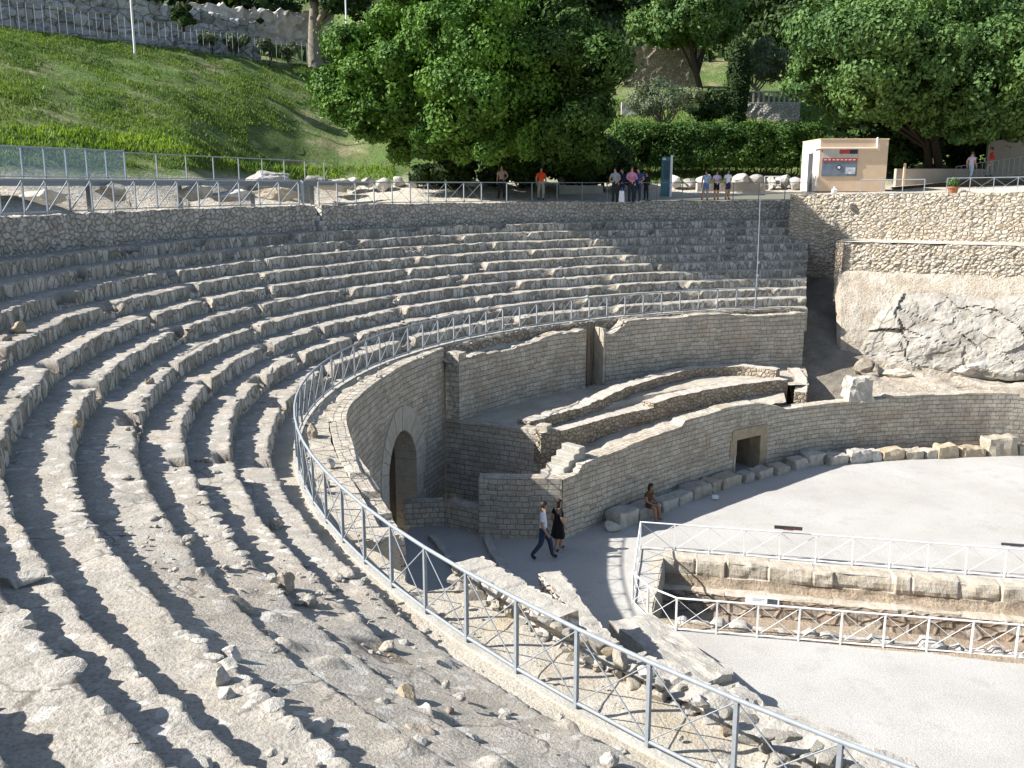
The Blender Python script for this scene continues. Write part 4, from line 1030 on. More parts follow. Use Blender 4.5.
def hz(b, Y):
    b = np.asarray(b, float); Y = np.asarray(Y, float); Z = np.stack([np.interp(Y, [p[0] for p in c[1]], [p[1] for p in c[1]]) for c in CTRL], -1)
    bs = np.array([c[0] for c in CTRL]); i = np.clip(np.searchsorted(bs, b) - 1, 0, len(bs) - 2); f = np.clip((b - bs[i])/(bs[i+1] - bs[i]), 0, 1); 
    return np.take_along_axis(Z, i[..., None], -1)[..., 0]*(1 - f) + np.take_along_axis(Z, (i + 1)[..., None], -1)[..., 0]*f
def y_start(b):
    b = np.asarray(b, float); tt = np.linspace(T_NEAR, t_end(8.55), 3000); X, Y = EP(tt, 8.5); ok = Y > 4; be = X[ok]/Y[ok]; Yk = Y[ok]
    far = Yk > 22; o = np.argsort(be[far]); ys = np.interp(b, be[far][o], Yk[far][o], left=np.nan)
    lim = be[far].min(); ys = np.where(b < lim, np.interp(b, [-1.3, lim], [6, Yk[far][np.argmin(be[far])]]), ys)
    xr = np.where(b > .30, (50.15 - .478*( -15.4))/(1 + .478*b), ys)       # behind the right hand retaining wall: Y = 50.15 - .478 (X - 15.4)
    return np.where(b > .302, xr, ys)
def gz(x, y): return float(hz(np.array([x/y]), np.array([y]))[0])
bb = np.linspace(-1.3, 1.3, 300); ys = y_start(bb); rows = np.concatenate([np.linspace(0, 1, 130)**1.25*.62, np.linspace(.64, 1, 30)])
P = np.zeros((len(bb), len(rows), 3)); YE = 200.
for j, v in enumerate(rows):
    Y = ys + (YE - ys)*v; X = bb*Y; z = hz(bb, Y); ns = sstep(0, 4, Y - ys)
    slope = sstep(11.0, 13, z)
    z = z + ns*(.10*fbm(X*.5, Y*.5, 0, 4, 201) + slope*(.2*fbm(X*.25, Y*.25, 0, 3, 202) + .12*fbm(X*1.4, Y*1.4, 0, 3, 203)))
    P[:, j] = np.stack([X, Y, z], -1)
def m_land():
    t = NT('grassy_hillside'); o = t.obj(); sp = t.n('SeparateXYZ', {0: o}); z = sp.outputs['Z']
    big = t.noise(o, .16, 4, .6); mid = t.noise(o, .9, 5, .65); fine = t.noise(o, 7., 4, .7)
    g = t.ramp(mid, [(.30, (.17, .165, .08)), (.45, (.12, .17, .055)), (.6, (.13, .20, .06)), (.75, (.18, .24, .09))])
    dry = t.ramp(t.math('ADD', t.math('MULTIPLY', big, .6), t.math('MULTIPLY', mid, .5)), [(.56, 0.), (.70, .8)])
    g = t.mix(dry, g, (.34, .275, .18))
    d = t.ramp(mid, [(.3, (.47, .42, .345)), (.7, (.59, .54, .46))])
    zz = t.math('ADD', z, t.math('MULTIPLY', t.math('SUBTRACT', mid, .5), 1.4))
    c = t.mix(t.ramp(t.math('MULTIPLY', t.math('SUBTRACT', zz, 10.9), .8), [(.0, 0.), (.6, 1.)]), d, g)
    c = t.mix(.7, c, t.ramp(fine, [(.3, (.55, .55, .5)), (.5, (1, 1, 1)), (.7, (1.3, 1.3, 1.2))]), 'MULTIPLY')
    t.set('Base Color', c); t.bump(t.math('ADD', fine, t.math('MULTIPLY', mid, 2.)), .12, 1.0); t.set('Specular IOR Level', .05)
    return t.mat
tag(grid('hillside', P, m_land(), None, None, True, flip=True), kind='structure')
mb = MB(); mb.add([(-500, -300, -3.3), (500, -300, -3.3), (500, 700, -3.3), (-500, 700, -3.3)], [[0, 1, 2, 3]])
tag(mb.build('ground', MAT['slope']), kind='structure')
mb = MB(); mb.add([(-400, 199, 55), (400, 199, 55), (500, 420, 95), (-500, 420, 95)], [[0, 1, 2, 3]])
tag(mb.build('distant_hill', MAT['leaf_dark']), kind='structure')

# grass tufts on the slope, as one mass
def blades(name, XYZ, hgt, wid, mat, seed, lean=.35, per=1):
    r = np.random.default_rng(seed); n = len(XYZ); a = r.uniform(0, 2*PI, n); h = hgt*r.uniform(.5, 1.3, n); w = wid*r.uniform(.6, 1.3, n)
    dx, dy = np.cos(a)*w/2, np.sin(a)*w/2; lx, ly = r.normal(size=n)*h*lean, r.normal(size=n)*h*lean
    p = np.asarray(XYZ); q0 = p + np.stack([-dx, -dy, 0*h - .03], -1); q1 = p + np.stack([dx, dy, 0*h - .03], -1)
    q2 = p + np.stack([dx*.5 + lx, dy*.5 + ly, h], -1); q3 = p + np.stack([-dx*.5 + lx, -dy*.5 + ly, h], -1)
    V = np.stack([q0, q1, q2, q3], 1).reshape(-1, 3); F = np.arange(4*n).reshape(-1, 4)
    return mesh_np(name, V, F, mat, None, None, False)
def scatter(n, b0, b1, f, seed):
    """points on the land: f(b, Y, z) gives the keep probability"""
    r = np.random.default_rng(seed); b = r.uniform(b0, b1, n*3); Y = r.uniform(26, 100, n*3); ok = Y > y_start(b) + .4; b, Y = b[ok], Y[ok]; z = hz(b, Y); p = f(b, Y, z); k = r.uniform(size=len(b)) < p
    b, Y, z = b[k][:n], Y[k][:n], z[k][:n]; X = b*Y; s = sstep(11, 13, z)
    z = z + .10*fbm(X*.5, Y*.5, 0, 4, 201) + s*(.2*fbm(X*.25, Y*.25, 0, 3, 202) + .12*fbm(X*1.4, Y*1.4, 0, 3, 203))
    return np.stack([X, Y, z], -1)
g1 = scatter(170000, -.75, -.08, lambda b, Y, z: (z > 11.7)*(z < 20.6)*np.clip(.62 + 1.5*fbm(b*Y*.5, Y*.5, 0, 4, 211) + 1.2*fbm(b*Y*.11, Y*.11, 0, 3, 212), .03, 1)*(512 + 935*b < 350 - 90*(z < 14.5)*(fbm(b*Y*.4, Y*.4, 3, 3, 9) > -.3)), 1)
tag(blades('grass', g1, .12, .065, MAT['leaf_grass'], 2), 'rough green and dry grass covering the slope on the left', 'grass', None, 'stuff')
def lush(b, Y, z):
    px = 512 + 950*b*.985; k = (np.abs(z - np.interp(px, [0, 190, 200, 290, 390], [12.9, 12.9, 12.5, 11.6, 11.6])) < np.interp(px, [0, 190, 230, 290, 390], [.55, .42, .10, .42, .45])); return k*(px < 400)*(.3 + .7*(fbm(b*Y*.6, Y*.6, 0, 3, 215) > -.12))
g2 = scatter(70000, -.68, -.11, lush, 3)
tag(blades('tall_grass', g2, .20, .07, MAT['leaf_lush'], 4), 'bright lush grass along the foot of the slope', 'grass', None, 'stuff')
g3 = scatter(30000, .10, .36, lambda b, Y, z: (z > 11.05)*(z < 17.5)*.8, 5)
tag(blades('grass', g3, .16, .10, MAT['leaf_grass'], 6), 'green grass around the olive bush and below the hedge', 'grass', None, 'stuff')
g4 = scatter(14000, -.7, .5, lambda b, Y, z: (z > 21.5)*.8, 7)
tag(blades('undergrowth', g4, .7, .5, MAT['leaf_dark'], 8), 'dark undergrowth on the terraces above the slope', 'undergrowth', None, 'stuff')

# ------------------------------------------------------------------ right side: corridor, retaining walls, bank and rock
RW0, RWD = np.array([15.25, 50.2]), np.array([.902, -.431]); RWN = np.array([-.431, -.902])   # wall foot, direction, towards the camera
def rw(a, n): p = RW0 + RWD*a + RWN*n; return float(p[0]), float(p[1])
tag(wall_line('retaining_wall', [rw(-.8, 0), rw(26, 0)], 5.5, lambda s: 10.50 + .015*s, .55, MAT['rub_right'], ds=.11, dz=.10, rough=.06, stones=(.40, .20, .055), seed=221, smooth=False, toprough=.06), 'tall tan rubble wall in full sun below the kiosk', 'wall')
tag(wall_line('shelf_wall', [rw(2.0, 2.7), rw(26, 2.8)], 5.6, lambda s: 8.28 + .0*s, .5, MAT['rub_right'], ds=.11, dz=.10, rough=.08, stones=(.33, .18, .07), seed=222, smooth=False, toprough=.06), 'lower tan rubble wall with a pale ledge on top, above the bare rock', 'wall')
P = np.array([[(*rw(a, n), 8.3 + .03*fbm(a*2, n*2, 0, 3, 223)) for n in np.linspace(2.75, -.05, 8)] for a in np.linspace(2.0, 26, 90)])
tag(grid('ledge', P, MAT['dirt'], None, None, True, flip=False), kind='structure')
tag(wall_line('shelf_wall', [rw(2.0, .0), rw(2.02, 2.9)], 5.2, 8.25, .3, MAT['rub_brown'], ds=.1, dz=.12, rough=.06, stones=(.3, .2, .1), seed=224, smooth=False), 'short shaded return of the lower rubble wall beside the corridor', 'wall')
# corridor ramp between the tiers and the bank
ra = np.array([(11.6, 37.35), (12.3, 40.0), (13.4, 43.5), (14.4, 47), (15.3, 50.2)]); rb = np.array([(14.9, 38.5), (15.6, 40.5), (16.3, 43.5), (17.0, 47), (17.5, 49.3)])
P = []
for v in np.linspace(0, 1, 60):
    a = np.array([np.interp(v*4, range(5), ra[:, i]) for i in range(2)]); b = np.array([np.interp(v*4, range(5), rb[:, i]) for i in range(2)]); row = []
    for u in np.linspace(-.15, 1.1, 14):
        p = a*(1 - u) + b*u; z = np.interp(v, [0, .25, .45, .75, 1], [1.2, 1.35, 2.5, 4.6, 6.3]) + .10*fbm(p[0]*1.3, p[1]*1.3, 0, 4, 231); row.append((p[0], p[1], float(z)))
    P.append(row)
tag(grid('corridor_ramp', np.array(P), MAT['ramp_soil_shade'], None, None, False), kind='structure')
# bank: from the podium top up to the shelf wall
au = np.linspace(0, 1, 150); P = np.zeros((150, 110, 3))
lo_s = np.interp(au, [0, 1], [15.0, 40.0])
sPx = np.linspace(12.9, sP[-1] - .1, 150); lox, loy = np.interp(sPx, sP, XP) + .45*np.interp(sPx, sP, NXP), np.interp(sPx, sP, YP) + .45*np.interp(sPx, sP, NYP)
lox = np.interp(au, [0, 1], [14.5, 33]); loy = np.interp(lox, XP, YP) + .4
hi = np.array([rw(a, 2.72) for a in np.interp(au, [0, 1], [2.0, 25])])
for j, v in enumerate(np.linspace(0, 1, 110)):
    X = lox*(1 - v) + hi[:, 0]*v; Y = loy*(1 - v) + hi[:, 1]*v
    zr = np.interp(v, [0, .25, .5, .7, .82, .9, 1.0], [2.28, 2.45, 2.6, 3.2, 5.3, 6.2, 6.9]) + 0*X
    rocky = sstep(.17, .24, v + 0*X)*sstep(.80, .70, v + 0*X)
    st = np.floor((zr + .5*fbm(X*.6, Y*.6, 0, 3, 243))/.55)*.55
    zr = zr + (.35*(st - zr) + .30*fbm(X*.7, Y*.7, zr, 5, 241))*rocky + .09*fbm(X*2.2, Y*2.2, 0, 4, 242)*np.clip(v*8, .2, 1)
    P[:, j] = np.stack([X, Y, zr], -1)
P[0, :, 2] -= .8
def m_bank():
    t = NT('tan_scree_bank'); o = t.obj(); mid = t.noise(o, 1.1, 5, .65); fine = t.noise(o, 11., 4, .7)
    c = t.ramp(mid, [(.3, (.36, .30, .23)), (.5, (.45, .39, .31)), (.7, (.56, .52, .45))])
    c = t.mix(.7, c, t.ramp(fine, [(.33, (.55, .54, .52)), (.5, (1, 1, 1)), (.68, (1.2, 1.2, 1.2))]), 'MULTIPLY')
    t.set('Base Color', c); t.bump(t.math('ADD', fine, t.math('MULTIPLY', mid, 2.)), .09, 1.0); return t.mat
tag(grid('earth_bank', P, m_bank(), None, None, False, flip=False), kind='structure')
# bare rock outcrops: broken limestone masses
def outcrop(px, py, Y, size, seed, lab, mat='rock_white', rz=-.4, cut=16):
    x, y, z = atY(px, py, Y)
    V, F = ICO[5]; V = V.copy(); r = np.random.default_rng(seed)
    for c in range(cut):
        n = r.normal(size=3); n /= np.linalg.norm(n); d = r.uniform(.5, .85); V -= np.maximum(V @ n - d, 0)[:, None]*n
    q = V*np.array(size)
    crack = np.abs(fbm(q[:, 0]*.55, q[:, 1]*.55, q[:, 2]*.8, 3, seed)); ridge = np.abs(fbm(q[:, 0]*1.3 + 9, q[:, 1]*1.3, q[:, 2]*1.6, 4, seed + 1))
    disp = .30*fbm(q[:, 0]*.9, q[:, 1]*.9, q[:, 2]*.9, 5, seed + 2) - .20*(1 - sstep(0, .03, crack)) - .03*(1 - sstep(0, .03, ridge))
    q = q + V/np.linalg.norm(V, axis=1)[:, None]*disp[:, None]
    o = mesh_np('rock_outcrop', q, F, MAT[mat], None, None, False); o.location = (x, y, z); o.rotation_euler.z = rz
    return tag(o, lab, 'rock')
BANK = P.reshape(-1, 3)
bzc = BANK[:, 1]*CF[1] - (BANK[:, 2] - CZ)*math.sin(TH); bkx = 512 + FPX*BANK[:, 0]/bzc; bky = 384 - FPX*((BANK[:, 2] - CZ)*CU[2] + BANK[:, 1]*CU[1])/bzc
def bank_Y(px, py): return float(BANK[np.argmin((bkx - px)**2 + (bky - py)**2), 1])
for (px, py, sz, seed, lab, mt, push) in (
    (972, 371, (1.35, .9, .66), 254, 'smooth wedge shaped pale rock low in the bank, centre', 'rock_white', .1),
    (1030, 368, (1.6, .9, .6), 255, 'low flat pale rock low in the bank at the right edge', 'rock_white', .1),
    (866, 372, (.75, .6, .62), 256, 'dark brown shaded boulder leaning at the mouth of the corridor', 'rock_dark', .0),
    (900, 374, (.9, .6, .35), 257, 'small broken tan rock at the foot of the rock face', 'rock_tan', .0)):
    outcrop(px, py, bank_Y(px, py) + push, sz, seed, lab, mt)
# the bedrock face: fractured, nearly upright
av = np.arange(3.2, 26, .07); wv = np.linspace(0, 1, 64); A_, W_ = np.meshgrid(av, wv, indexing='ij')
top_ = 6.05 + .35*fbm(A_*.35, 0*A_, 0, 3, 281) - 1.6*sstep(5.2, 3.2, A_); bot_ = 2.62
Zr = bot_ + (top_ - bot_)*np.clip(W_/.86, 0, 1); N_ = np.interp(W_, [0, .12, .3, .55, .75, .86, .93, 1], [5.25, 5.1, 4.95, 4.6, 4.1, 3.5, 2.9, 2.3])
skw = A_ + .35*Zr; id1, f1, fd1 = cell2(skw/2.3 + .3*fbm(A_*.5, Zr*.5, 0, 3, 282), Zr/1.35 + .25*fbm(A_*.6, Zr*.6, 5, 3, 283), 284); id2, g1, gd1 = cell2(skw/.85, (Zr - .3*A_)/.5, 285)
til = (id1 - .5)*1.1 + ((id1*7.3) % 1 - .5)*f1*.9
dsp = til*.42 + (id2 - .5)*.16 - .20*(1 - sstep(0, .035, fd1))*sstep(-.25, .15, fbm(A_*.7, Zr*.9, 8, 3, 289)) - .035*(1 - sstep(0, .05, gd1)) + .26*fbm(A_*.7, Zr*1.0, 0, 6, 286) + .05*fbm(A_*4, Zr*4, 0, 4, 287)
N_ = N_ + dsp*sstep(1.0, .80, W_)*sstep(-.05, .1, W_); Zr = Zr + .10*fbm(A_*1.3, W_*6, 2, 3, 288)
P = np.stack([RW0[0] + RWD[0]*A_ + RWN[0]*N_, RW0[1] + RWD[1]*A_ + RWN[1]*N_, Zr], -1)
tag(grid('bedrock', P, MAT['bedrock'], None, None, False, flip=True), 'broad face of pale fractured bedrock in the bank below the terrace walls', 'rock')
x, y = at(861, 401, 2.3); tag(block('stone_pier', (x, y + .4, 2.72), (.98, .8, 1.0), 258, MAT['rock_grey'], .1, n=11, rough=.10, worn=.09), 'stub of a rubble pier standing on the podium edge by the corridor', 'pier')
x0, y0 = at(990, 389, 2.5); x1, y1 = at(1040, 392, 2.5)
tag(wall_line('stone_edging', [(x0, y0), (x1, y1)], 2.2, 2.62, .35, MAT['rock_tan'], ds=.1, dz=.1, rough=.04, seed=259, smooth=False), 'thin straight stone edging on the ledge below the rock face', 'kerb')
m = MB()

# ------------------------------------------------------------------ path furniture
def pz(x, y): return gz(x, y)
ptop = lambda px, n=0: None
def top_pts(pa, pb, o=8.45, n=30):
    ta, tb = t_of(*at(pa, 206, ZT)), t_of(*at(pb, 204, ZT)); X, Y = EP(np.linspace(ta, tb, n), o); return [(float(a), float(b), ZT) for a, b in zip(X, Y)]
ta_ = T_NEAR; X, Y = EP(np.linspace(math.radians(-14), t_st0 - .02, 60), 8.5)
fence('ruin_railing', 'zigzag railing of thick grey bars on top of the left retaining wall', [(float(a), float(b), ZT + .03) for a, b in zip(X, Y)], .95, MAT['steel'], 1.05, .022, .024, zig=True, bottom=.05, cross=False)
fence('path_railing', 'cross braced grey railing along the dirt path, left part in the sun', top_pts(326, 520), .95, MAT['steel'], .98, .022, .024)
X, Y = EP(np.linspace(t_of(*at(520, 204, ZT)), t_end(8.45), 30), 8.45)
fence('path_railing', 'thin dark railing along the shaded part of the path, beside the group of visitors', [(float(a), float(b), ZT) for a, b in zip(X, Y)], .95, MAT['steel_dk'], 1.45, .018, .018, braces=False)
fence('gate_railing', 'closely set grey bars running back from the gap in the retaining wall', [(-8.6, 40.0, 10.1), (-9.9, 45.5, 10.2)], 1.0, MAT['steel'], .45, .018, .02, braces=False)
fence('path_railing', 'low grey railing in front of the kiosk on the right retaining wall', [(*rw(2.6, -.25), 10.52), (*rw(5.6, -.25), 10.55)], .72, MAT['steel'], 1.0, .02, .024, braces=False)
rp = [(*rw(6.6, -.35), 10.52), (*rw(13, -.35), 10.62), (*rw(20, -.35), 10.7)]
fence('path_railing', 'grey railing along the right retaining wall below the sloping parapet', rp, .80, MAT['steel'], 1.0, .018, .02, braces=True)
tag(wall_line('ramp_parapet', [rw(6.9, -1.0), rw(20, -1.3)], 10.3, lambda s: 10.72 + .062*s, .25, MAT['cream'], ds=.3, dz=.2, rough=.0, seed=261, smooth=False, toprough=0), 'pale sloping parapet of the ramp rising to the right behind the retaining wall', 'parapet')
X0_, Y0_, _z = atY(896, 178, 58); tag(wall_line('boundary_wall', [(X0_, 58), (X0_ + 6, 58.4)], 10.6, 11.95, .3, MAT['tanwall'], ds=.4, dz=.2, rough=0, seed=262, smooth=False, toprough=0), 'low tan wall right of the kiosk, with an orange post against it', 'wall')
x, y, z = atY(904, 176, 57.5); m = MB(); m.box((0, 0, .75), (.14, .1, 1.5), bev=.02); o = m.build('orange_post', MAT['peach']); o.location = (x, y, 10.75); tag(o, 'slim orange post standing before the low tan wall right of the kiosk', 'post')
X0_, Y0_, _z = atY(987, 160, 61); tag(wall_line('boundary_wall', [(X0_, 61), (X0_ + 8, 60)], 10.8, 13.75, .3, MAT['tanwall'], ds=.4, dz=.3, rough=0, seed=263, smooth=False, toprough=0), 'tall grey tan wall at the right edge behind the person in red', 'wall')
fence('picket_railing', 'closely set grey pickets on the ramp behind the two people on the right', [(*atY(955, 180, 57)[:2], 11.05), (*atY(1040, 180, 55)[:2], 11.75)], 1.0, MAT['steel_dk'], .28, .012, .02, braces=False)
x, y = rw(6.9, -.45); t = thing('flower_pot', 'terracotta pot with a small bushy plant on the end of the ramp parapet wall', 'flower pot', (x, y, 10.5))
m = MB(); m.tube([(0, 0, 0), (0, 0, .34), (0, 0, .36), (0, 0, .42)], [.17, .24, .28, .28], 14); m.build('pot', plain('terracotta', (.46, .20, .11), .85), t)

# ---- kiosk
KX, KY, _k = atY(817.5, 190.5, 52.6); KZ = _k - .05
kiosk = thing('kiosk', 'small flat roofed peach kiosk with a red and grey picture panel', 'kiosk', (KX, KY, KZ), -.03)
KW, KD, KH = 3.62, 3.5, 2.72
m = MB(); m.box((KW/2, KD/2, KH/2), (KW, KD, KH)); m.build('walls', MAT['peach'], kiosk)
m = MB(); m.box((-.004, KD/2, KH/2), (.012, KD - .01, KH - .02)); m.build('pale_side_sheet', MAT['cream'], kiosk)  # thin sheet making the left face paler than the front
m = MB(); m.box((KW/2, KD/2, KH + .03), (KW + .06, KD + .06, .06), bev=.01); m.build('roof_coping', MAT['peach'], kiosk)
m = MB(); m.box((KW*.40, -.07, KH - .45), (KW*.82, .12, .10), bev=.02); m.box((-.06, .35, KH - .45), (.10, .9, .10), bev=.02); m.build('gutter', MAT['cream'], kiosk)
m = MB(); m.tube([(KW - .62, -.07, KH - .45), (KW - .62, -.07, KH + .12)], .05, 8); m.build('downpipe', MAT['white_paint'], kiosk)
dr = bpy.data.objects.new('door', None); m = MB(); m.box((-.022, 1.55, 1.03), (.03, .95, 2.06)); dr = m.build('door', plain('dark_door', (.07, .075, .085), .5), kiosk)
m = MB(); m.box((-.05, 1.25, 1.0), (.03, .03, .16), bev=.008); m.build('handle', MAT['steel'], dr)
m = MB(); m.box((-.026, 1.55, 2.1), (.04, 1.1, .08)); m.box((-.026, 1.04, 1.03), (.04, .07, 2.06)); m.box((-.026, 2.06, 1.03), (.04, .07, 2.06)); m.build('door_frame', MAT['cream'], kiosk)
m = MB(); m.box((1.08, -.02, 1.52), (1.9, .04, 1.42), bev=.01); pn = m.build('sign_panel', plain('panel_grey_blue', (.16, .19, .23), .5, 0, .4, .25, 2.5), kiosk)
m = MB(); m.box((1.08, -.045, 1.93), (1.88, .012, .57)); m.build('pale_band', plain('panel_beige', (.50, .45, .38), .6), pn)
redm = plain('panel_red', (.42, .06, .05), .5); blk = plain('panel_black', (.03, .03, .035), .5)
m = MB(); m.box((1.30, -.055, 2.1), (.55, .012, .24)); m.build('red_banner', redm, pn)
m = MB(); m.box((1.79, -.055, 2.1), (.42, .012, .24)); m.build('black_banner', blk, pn)
m = MB(); m.box((1.08, -.055, 1.67), (1.88, .014, .17)); m.build('red_band', redm, pn)
m = MB()
for q in range(8): m.box((.30 + q*.22, -.066, 1.67), (.12 if q % 3 else .16, .006, .045))
m.build('lettering', plain('panel_white', (.75, .72, .68), .6), pn)
m = MB(); m.tube([(1.05, -.05, 1.27), (1.05, -.062, 1.27)], .13, 16); m.build('emblem', blk, pn); m = MB(); m.tube([(1.05, -.06, 1.27), (1.05, -.072, 1.27)], .075, 16); m.build('emblem_centre', MAT['white_paint'], pn)
m = MB(); m.box((1.68, -.05, 1.1), (.5, .014, .34)); m.build('picture', plain('panel_pale_photo', (.50, .53, .55), .5, 0, .3, .4, 6.), pn)
x, y = rw(3.1, -.2); x, y, z = atY(834.5, 190, y); t = thing('white_bin', 'little white box with a knob standing on the wall top in front of the kiosk', 'box', (x, y, 10.55)); m = MB(); m.box((0, 0, .13), (.26, .2, .26), bev=.04); m.build('box', MAT['white_paint'], t); m = MB(); m.tube([(0, 0, .26), (0, 0, .36)], .06, 8); m.build('knob', MAT['white_paint'], t)
# low wall and boulders along the back of the path
xa, _, _ = atY(697, 195, 57.2); xb, _, _ = atY(766, 193, 57.2)
tag(wall_line('path_wall', [(xa, 57.2), (xb, 57.4)], 10.4, 11.12, .4, MAT['tanwall'], ds=.2, dz=.15, rough=.02, seed=265, smooth=False), 'low tan kerb wall behind the three girls', 'wall')
xa, _, _ = atY(559, 195, 55.5); xb, _, _ = atY(603, 195, 55.5)
tag(wall_line('path_bench', [(xa, 55.5), (xb, 55.5)], 10.3, 10.98, .5, MAT['kerb'], ds=.2, dz=.15, rough=.01, seed=266, smooth=False, toprough=.005), 'long low pale bench wall in the shade under the trees', 'bench')
BD = [(352, 184, 57, .9), (368, 182, 57, .75), (384, 186, 57, 1.0), (398, 181, 57.5, .8), (414, 185, 57, .7), (420, 176, 58, .9), (452, 178, 58, .9), (470, 182, 57.5, .8), (538, 182, 58.5, .7), (562, 178, 58.5, .9), (580, 180, 58.5, .9), (600, 177, 58.5, .9), (618, 170, 59, .8), (640, 176, 58.5, .8), (676, 181, 58.5, 1.0), (690, 183, 58.5, .9), (704, 180, 58.6, 1.0), (742, 182, 58.5, 1.2), (756, 181, 58.6, 1.0), (770, 184, 58.5, 1.1), (784, 181, 58.7, 1.0), (795, 184, 58.5, .9)]
for q, (px, py, Y, sz) in enumerate(BD):
    x, y, z = atY(px, py, Y); o = rock('boulder', (x, y, max(z, gz(x, y) + sz*.25)), (sz*.62, sz*.5, sz*.45), 400 + q, MAT['rock_white'], 3, rz=q*.9, rough=.08)
    side = 'sunlit' if px < 430 or px > 670 else 'shaded'
    ref = ('left of the big tree' if px < 430 else 'under the big tree' if px < 660 else 'before the clipped hedge')
    grp = [b for b in BD if (b[0] < 430) == (px < 430) and (b[0] > 670) == (px > 670)]; i = grp.index(BD[q])
    tag(o, f'{ORD[i]} from the left of the {side} boulders {ref}', 'boulder', 'boulders along the back of the path')
# teal information pillar and white post
x, y, z = atY(665, 194, 53.6); t = thing('information_pillar', 'tall teal information pillar on the path in the shade of the trees', 'sign', (x, y, 10.4)); m = MB(); m.box((0, 0, 1.05), (.50, .18, 2.1), bev=.03); m.build('pillar', plain('teal_panel', (.06, .18, .23), .45, 0, .4), t)
m = MB(); m.box((.02, -.095, 1.4), (.36, .012, 1.0)); m.build('map_panel', plain('dark_teal_map', (.035, .09, .12), .4, 0, .4, .5, 8.), t); m = MB(); m.box((-.12, -.095, 2.0), (.18, .012, .10)); m.build('white_logo', MAT['white_paint'], t)
x, y, z = atY(670.5, 194, 52.9); m = MB(); m.box((0, 0, 1.12), (.12, .10, 2.24), bev=.02); o = m.build('white_post', MAT['white_paint']); o.location = (x, y, 10.35); tag(o, 'white post standing close in front of the teal information pillar', 'post')
x, y, z = atY(773, 182, 57.9); fence('garden_barrier', 'small low white barrier behind the boulders beside the kiosk', [(x - .5, 57.9, 10.95), (x + .45, 57.9, 10.95)], .55, MAT['white_paint'], .32, .02, .022, braces=False)

# ------------------------------------------------------------------ ruins, footbridge and fence on the left
def bz(px): return np.interp(px, [0, 300], [11.35, 11.0])
bA, bB = (-17.0, 30.6), (-9.8, 47.5)
bridge = thing('footbridge', 'dark metal footbridge crossing the ruins in front of the grassy slope', 'footbridge', (-13.5, 39, 11.2))
dv = np.array(bB) - np.array(bA); Lb = float(np.hypot(*dv)); ab = math.atan2(dv[1], dv[0])
m = MB(); m.box(((bA[0]+bB[0])/2 + 13.5, (bA[1]+bB[1])/2 - 39, -.12), (Lb + 8, 1.6, .22), ab); m.build('deck', MAT['steel_dk'], bridge)
for q in range(5):
    p = np.array(bA) + dv*(q/4.); m = MB(); m.box((p[0] + 13.5, p[1] - 39, -.9), (.16, .16, 1.5)); m.build('support', MAT['steel_dk'], bridge)
nrm = np.array([dv[1], -dv[0]])/Lb*.75
pa, pb_ = np.array(bA) - dv/Lb*4 + nrm, np.array(bB) + nrm; pm_ = np.array(at(127, 172, 11.25)); ff = np.linspace(0, 1, 400); qq = pa + (pb_ - pa)*ff[:, None]; f_ = float(ff[np.argmin(np.abs(512 + FPX*qq[:, 0]/(qq[:, 1]*CF[1]) - 127))]); pmid = pa + (pb_ - pa)*f_
fence('footbridge_railing', 'footbridge railing carrying a blue mesh panel, far left', [(*pa, 11.22), (*pmid, 11.2)], 1.0, MAT['steel'], .85, .022, .024, braces=False)
fence('footbridge_railing', 'bare grey footbridge railing right of the blue mesh', [(*pmid, 11.2), (*pb_, 11.15)], .95, MAT['steel'], 1.5, .018, .02, braces=False)
t_ = NT('blue_mesh'); t_.set('Base Color', (.34, .44, .56, 1)); t_.set('Roughness', .6); tb = t_.n('BsdfTransparent'); mx = t_.n('MixShader', {0: .20, 1: tb.outputs[0], 2: t_.b.outputs[0]}); t_.t.links.new(mx.outputs[0], t_.t.nodes['Material Output'].inputs[0])
m = MB(); q0, q1 = pa, pmid; dd = (nrm/.75)*.04
m.add([(q0[0]+dd[0], q0[1]+dd[1], 11.28), (q1[0]+dd[0], q1[1]+dd[1], 11.26), (q1[0]+dd[0], q1[1]+dd[1], 12.18), (q0[0]+dd[0], q0[1]+dd[1], 12.2), (q0[0]+dd[0]*1.3, q0[1]+dd[1]*1.3, 11.28), (q1[0]+dd[0]*1.3, q1[1]+dd[1]*1.3, 11.26), (q1[0]+dd[0]*1.3, q1[1]+dd[1]*1.3, 12.18), (q0[0]+dd[0]*1.3, q0[1]+dd[1]*1.3, 12.2)], [[0, 1, 2, 3], [7, 6, 5, 4], [0, 4, 5, 1], [3, 2, 6, 7]])
tag(m.build('blue_net', t_.mat), 'see-through blue safety mesh stretched on the footbridge railing', 'net')
RR = [(262, 180, 49, (2.2, 1.0, .62), 'rock_white', 'pale rock outcrop behind the retaining wall, near the gap with steps'), (190, 194, 38.5, (1.3, .8, .5), 'rock_tan', 'brown mass of ruined masonry behind the zigzag railing'), (112, 192, 34.5, (.7, .6, .5), 'rock_tan', 'tan block of ruined masonry below the footbridge, left of the brown mass'), (275, 195, 41.5, (1.5, .7, .45), 'rock_orange', 'ochre heap of rubble behind the retaining wall, right end'), (45, 197, 28.5, (1.0, .6, .38), 'rock_grey', 'grey ruined wall stub behind the railing at the far left'), (228, 196, 40, (1.3, .7, .4), 'rock_white', 'low whitish rubble between the brown mass and the ochre heap'), (318, 182, 54, (1.2, .8, .5), 'rock_white', 'pale boulder heap at the left end of the dirt path'), (338, 186, 56, (.9, .6, .5), 'rock_white', 'pale rounded boulder where the dirt path begins')]
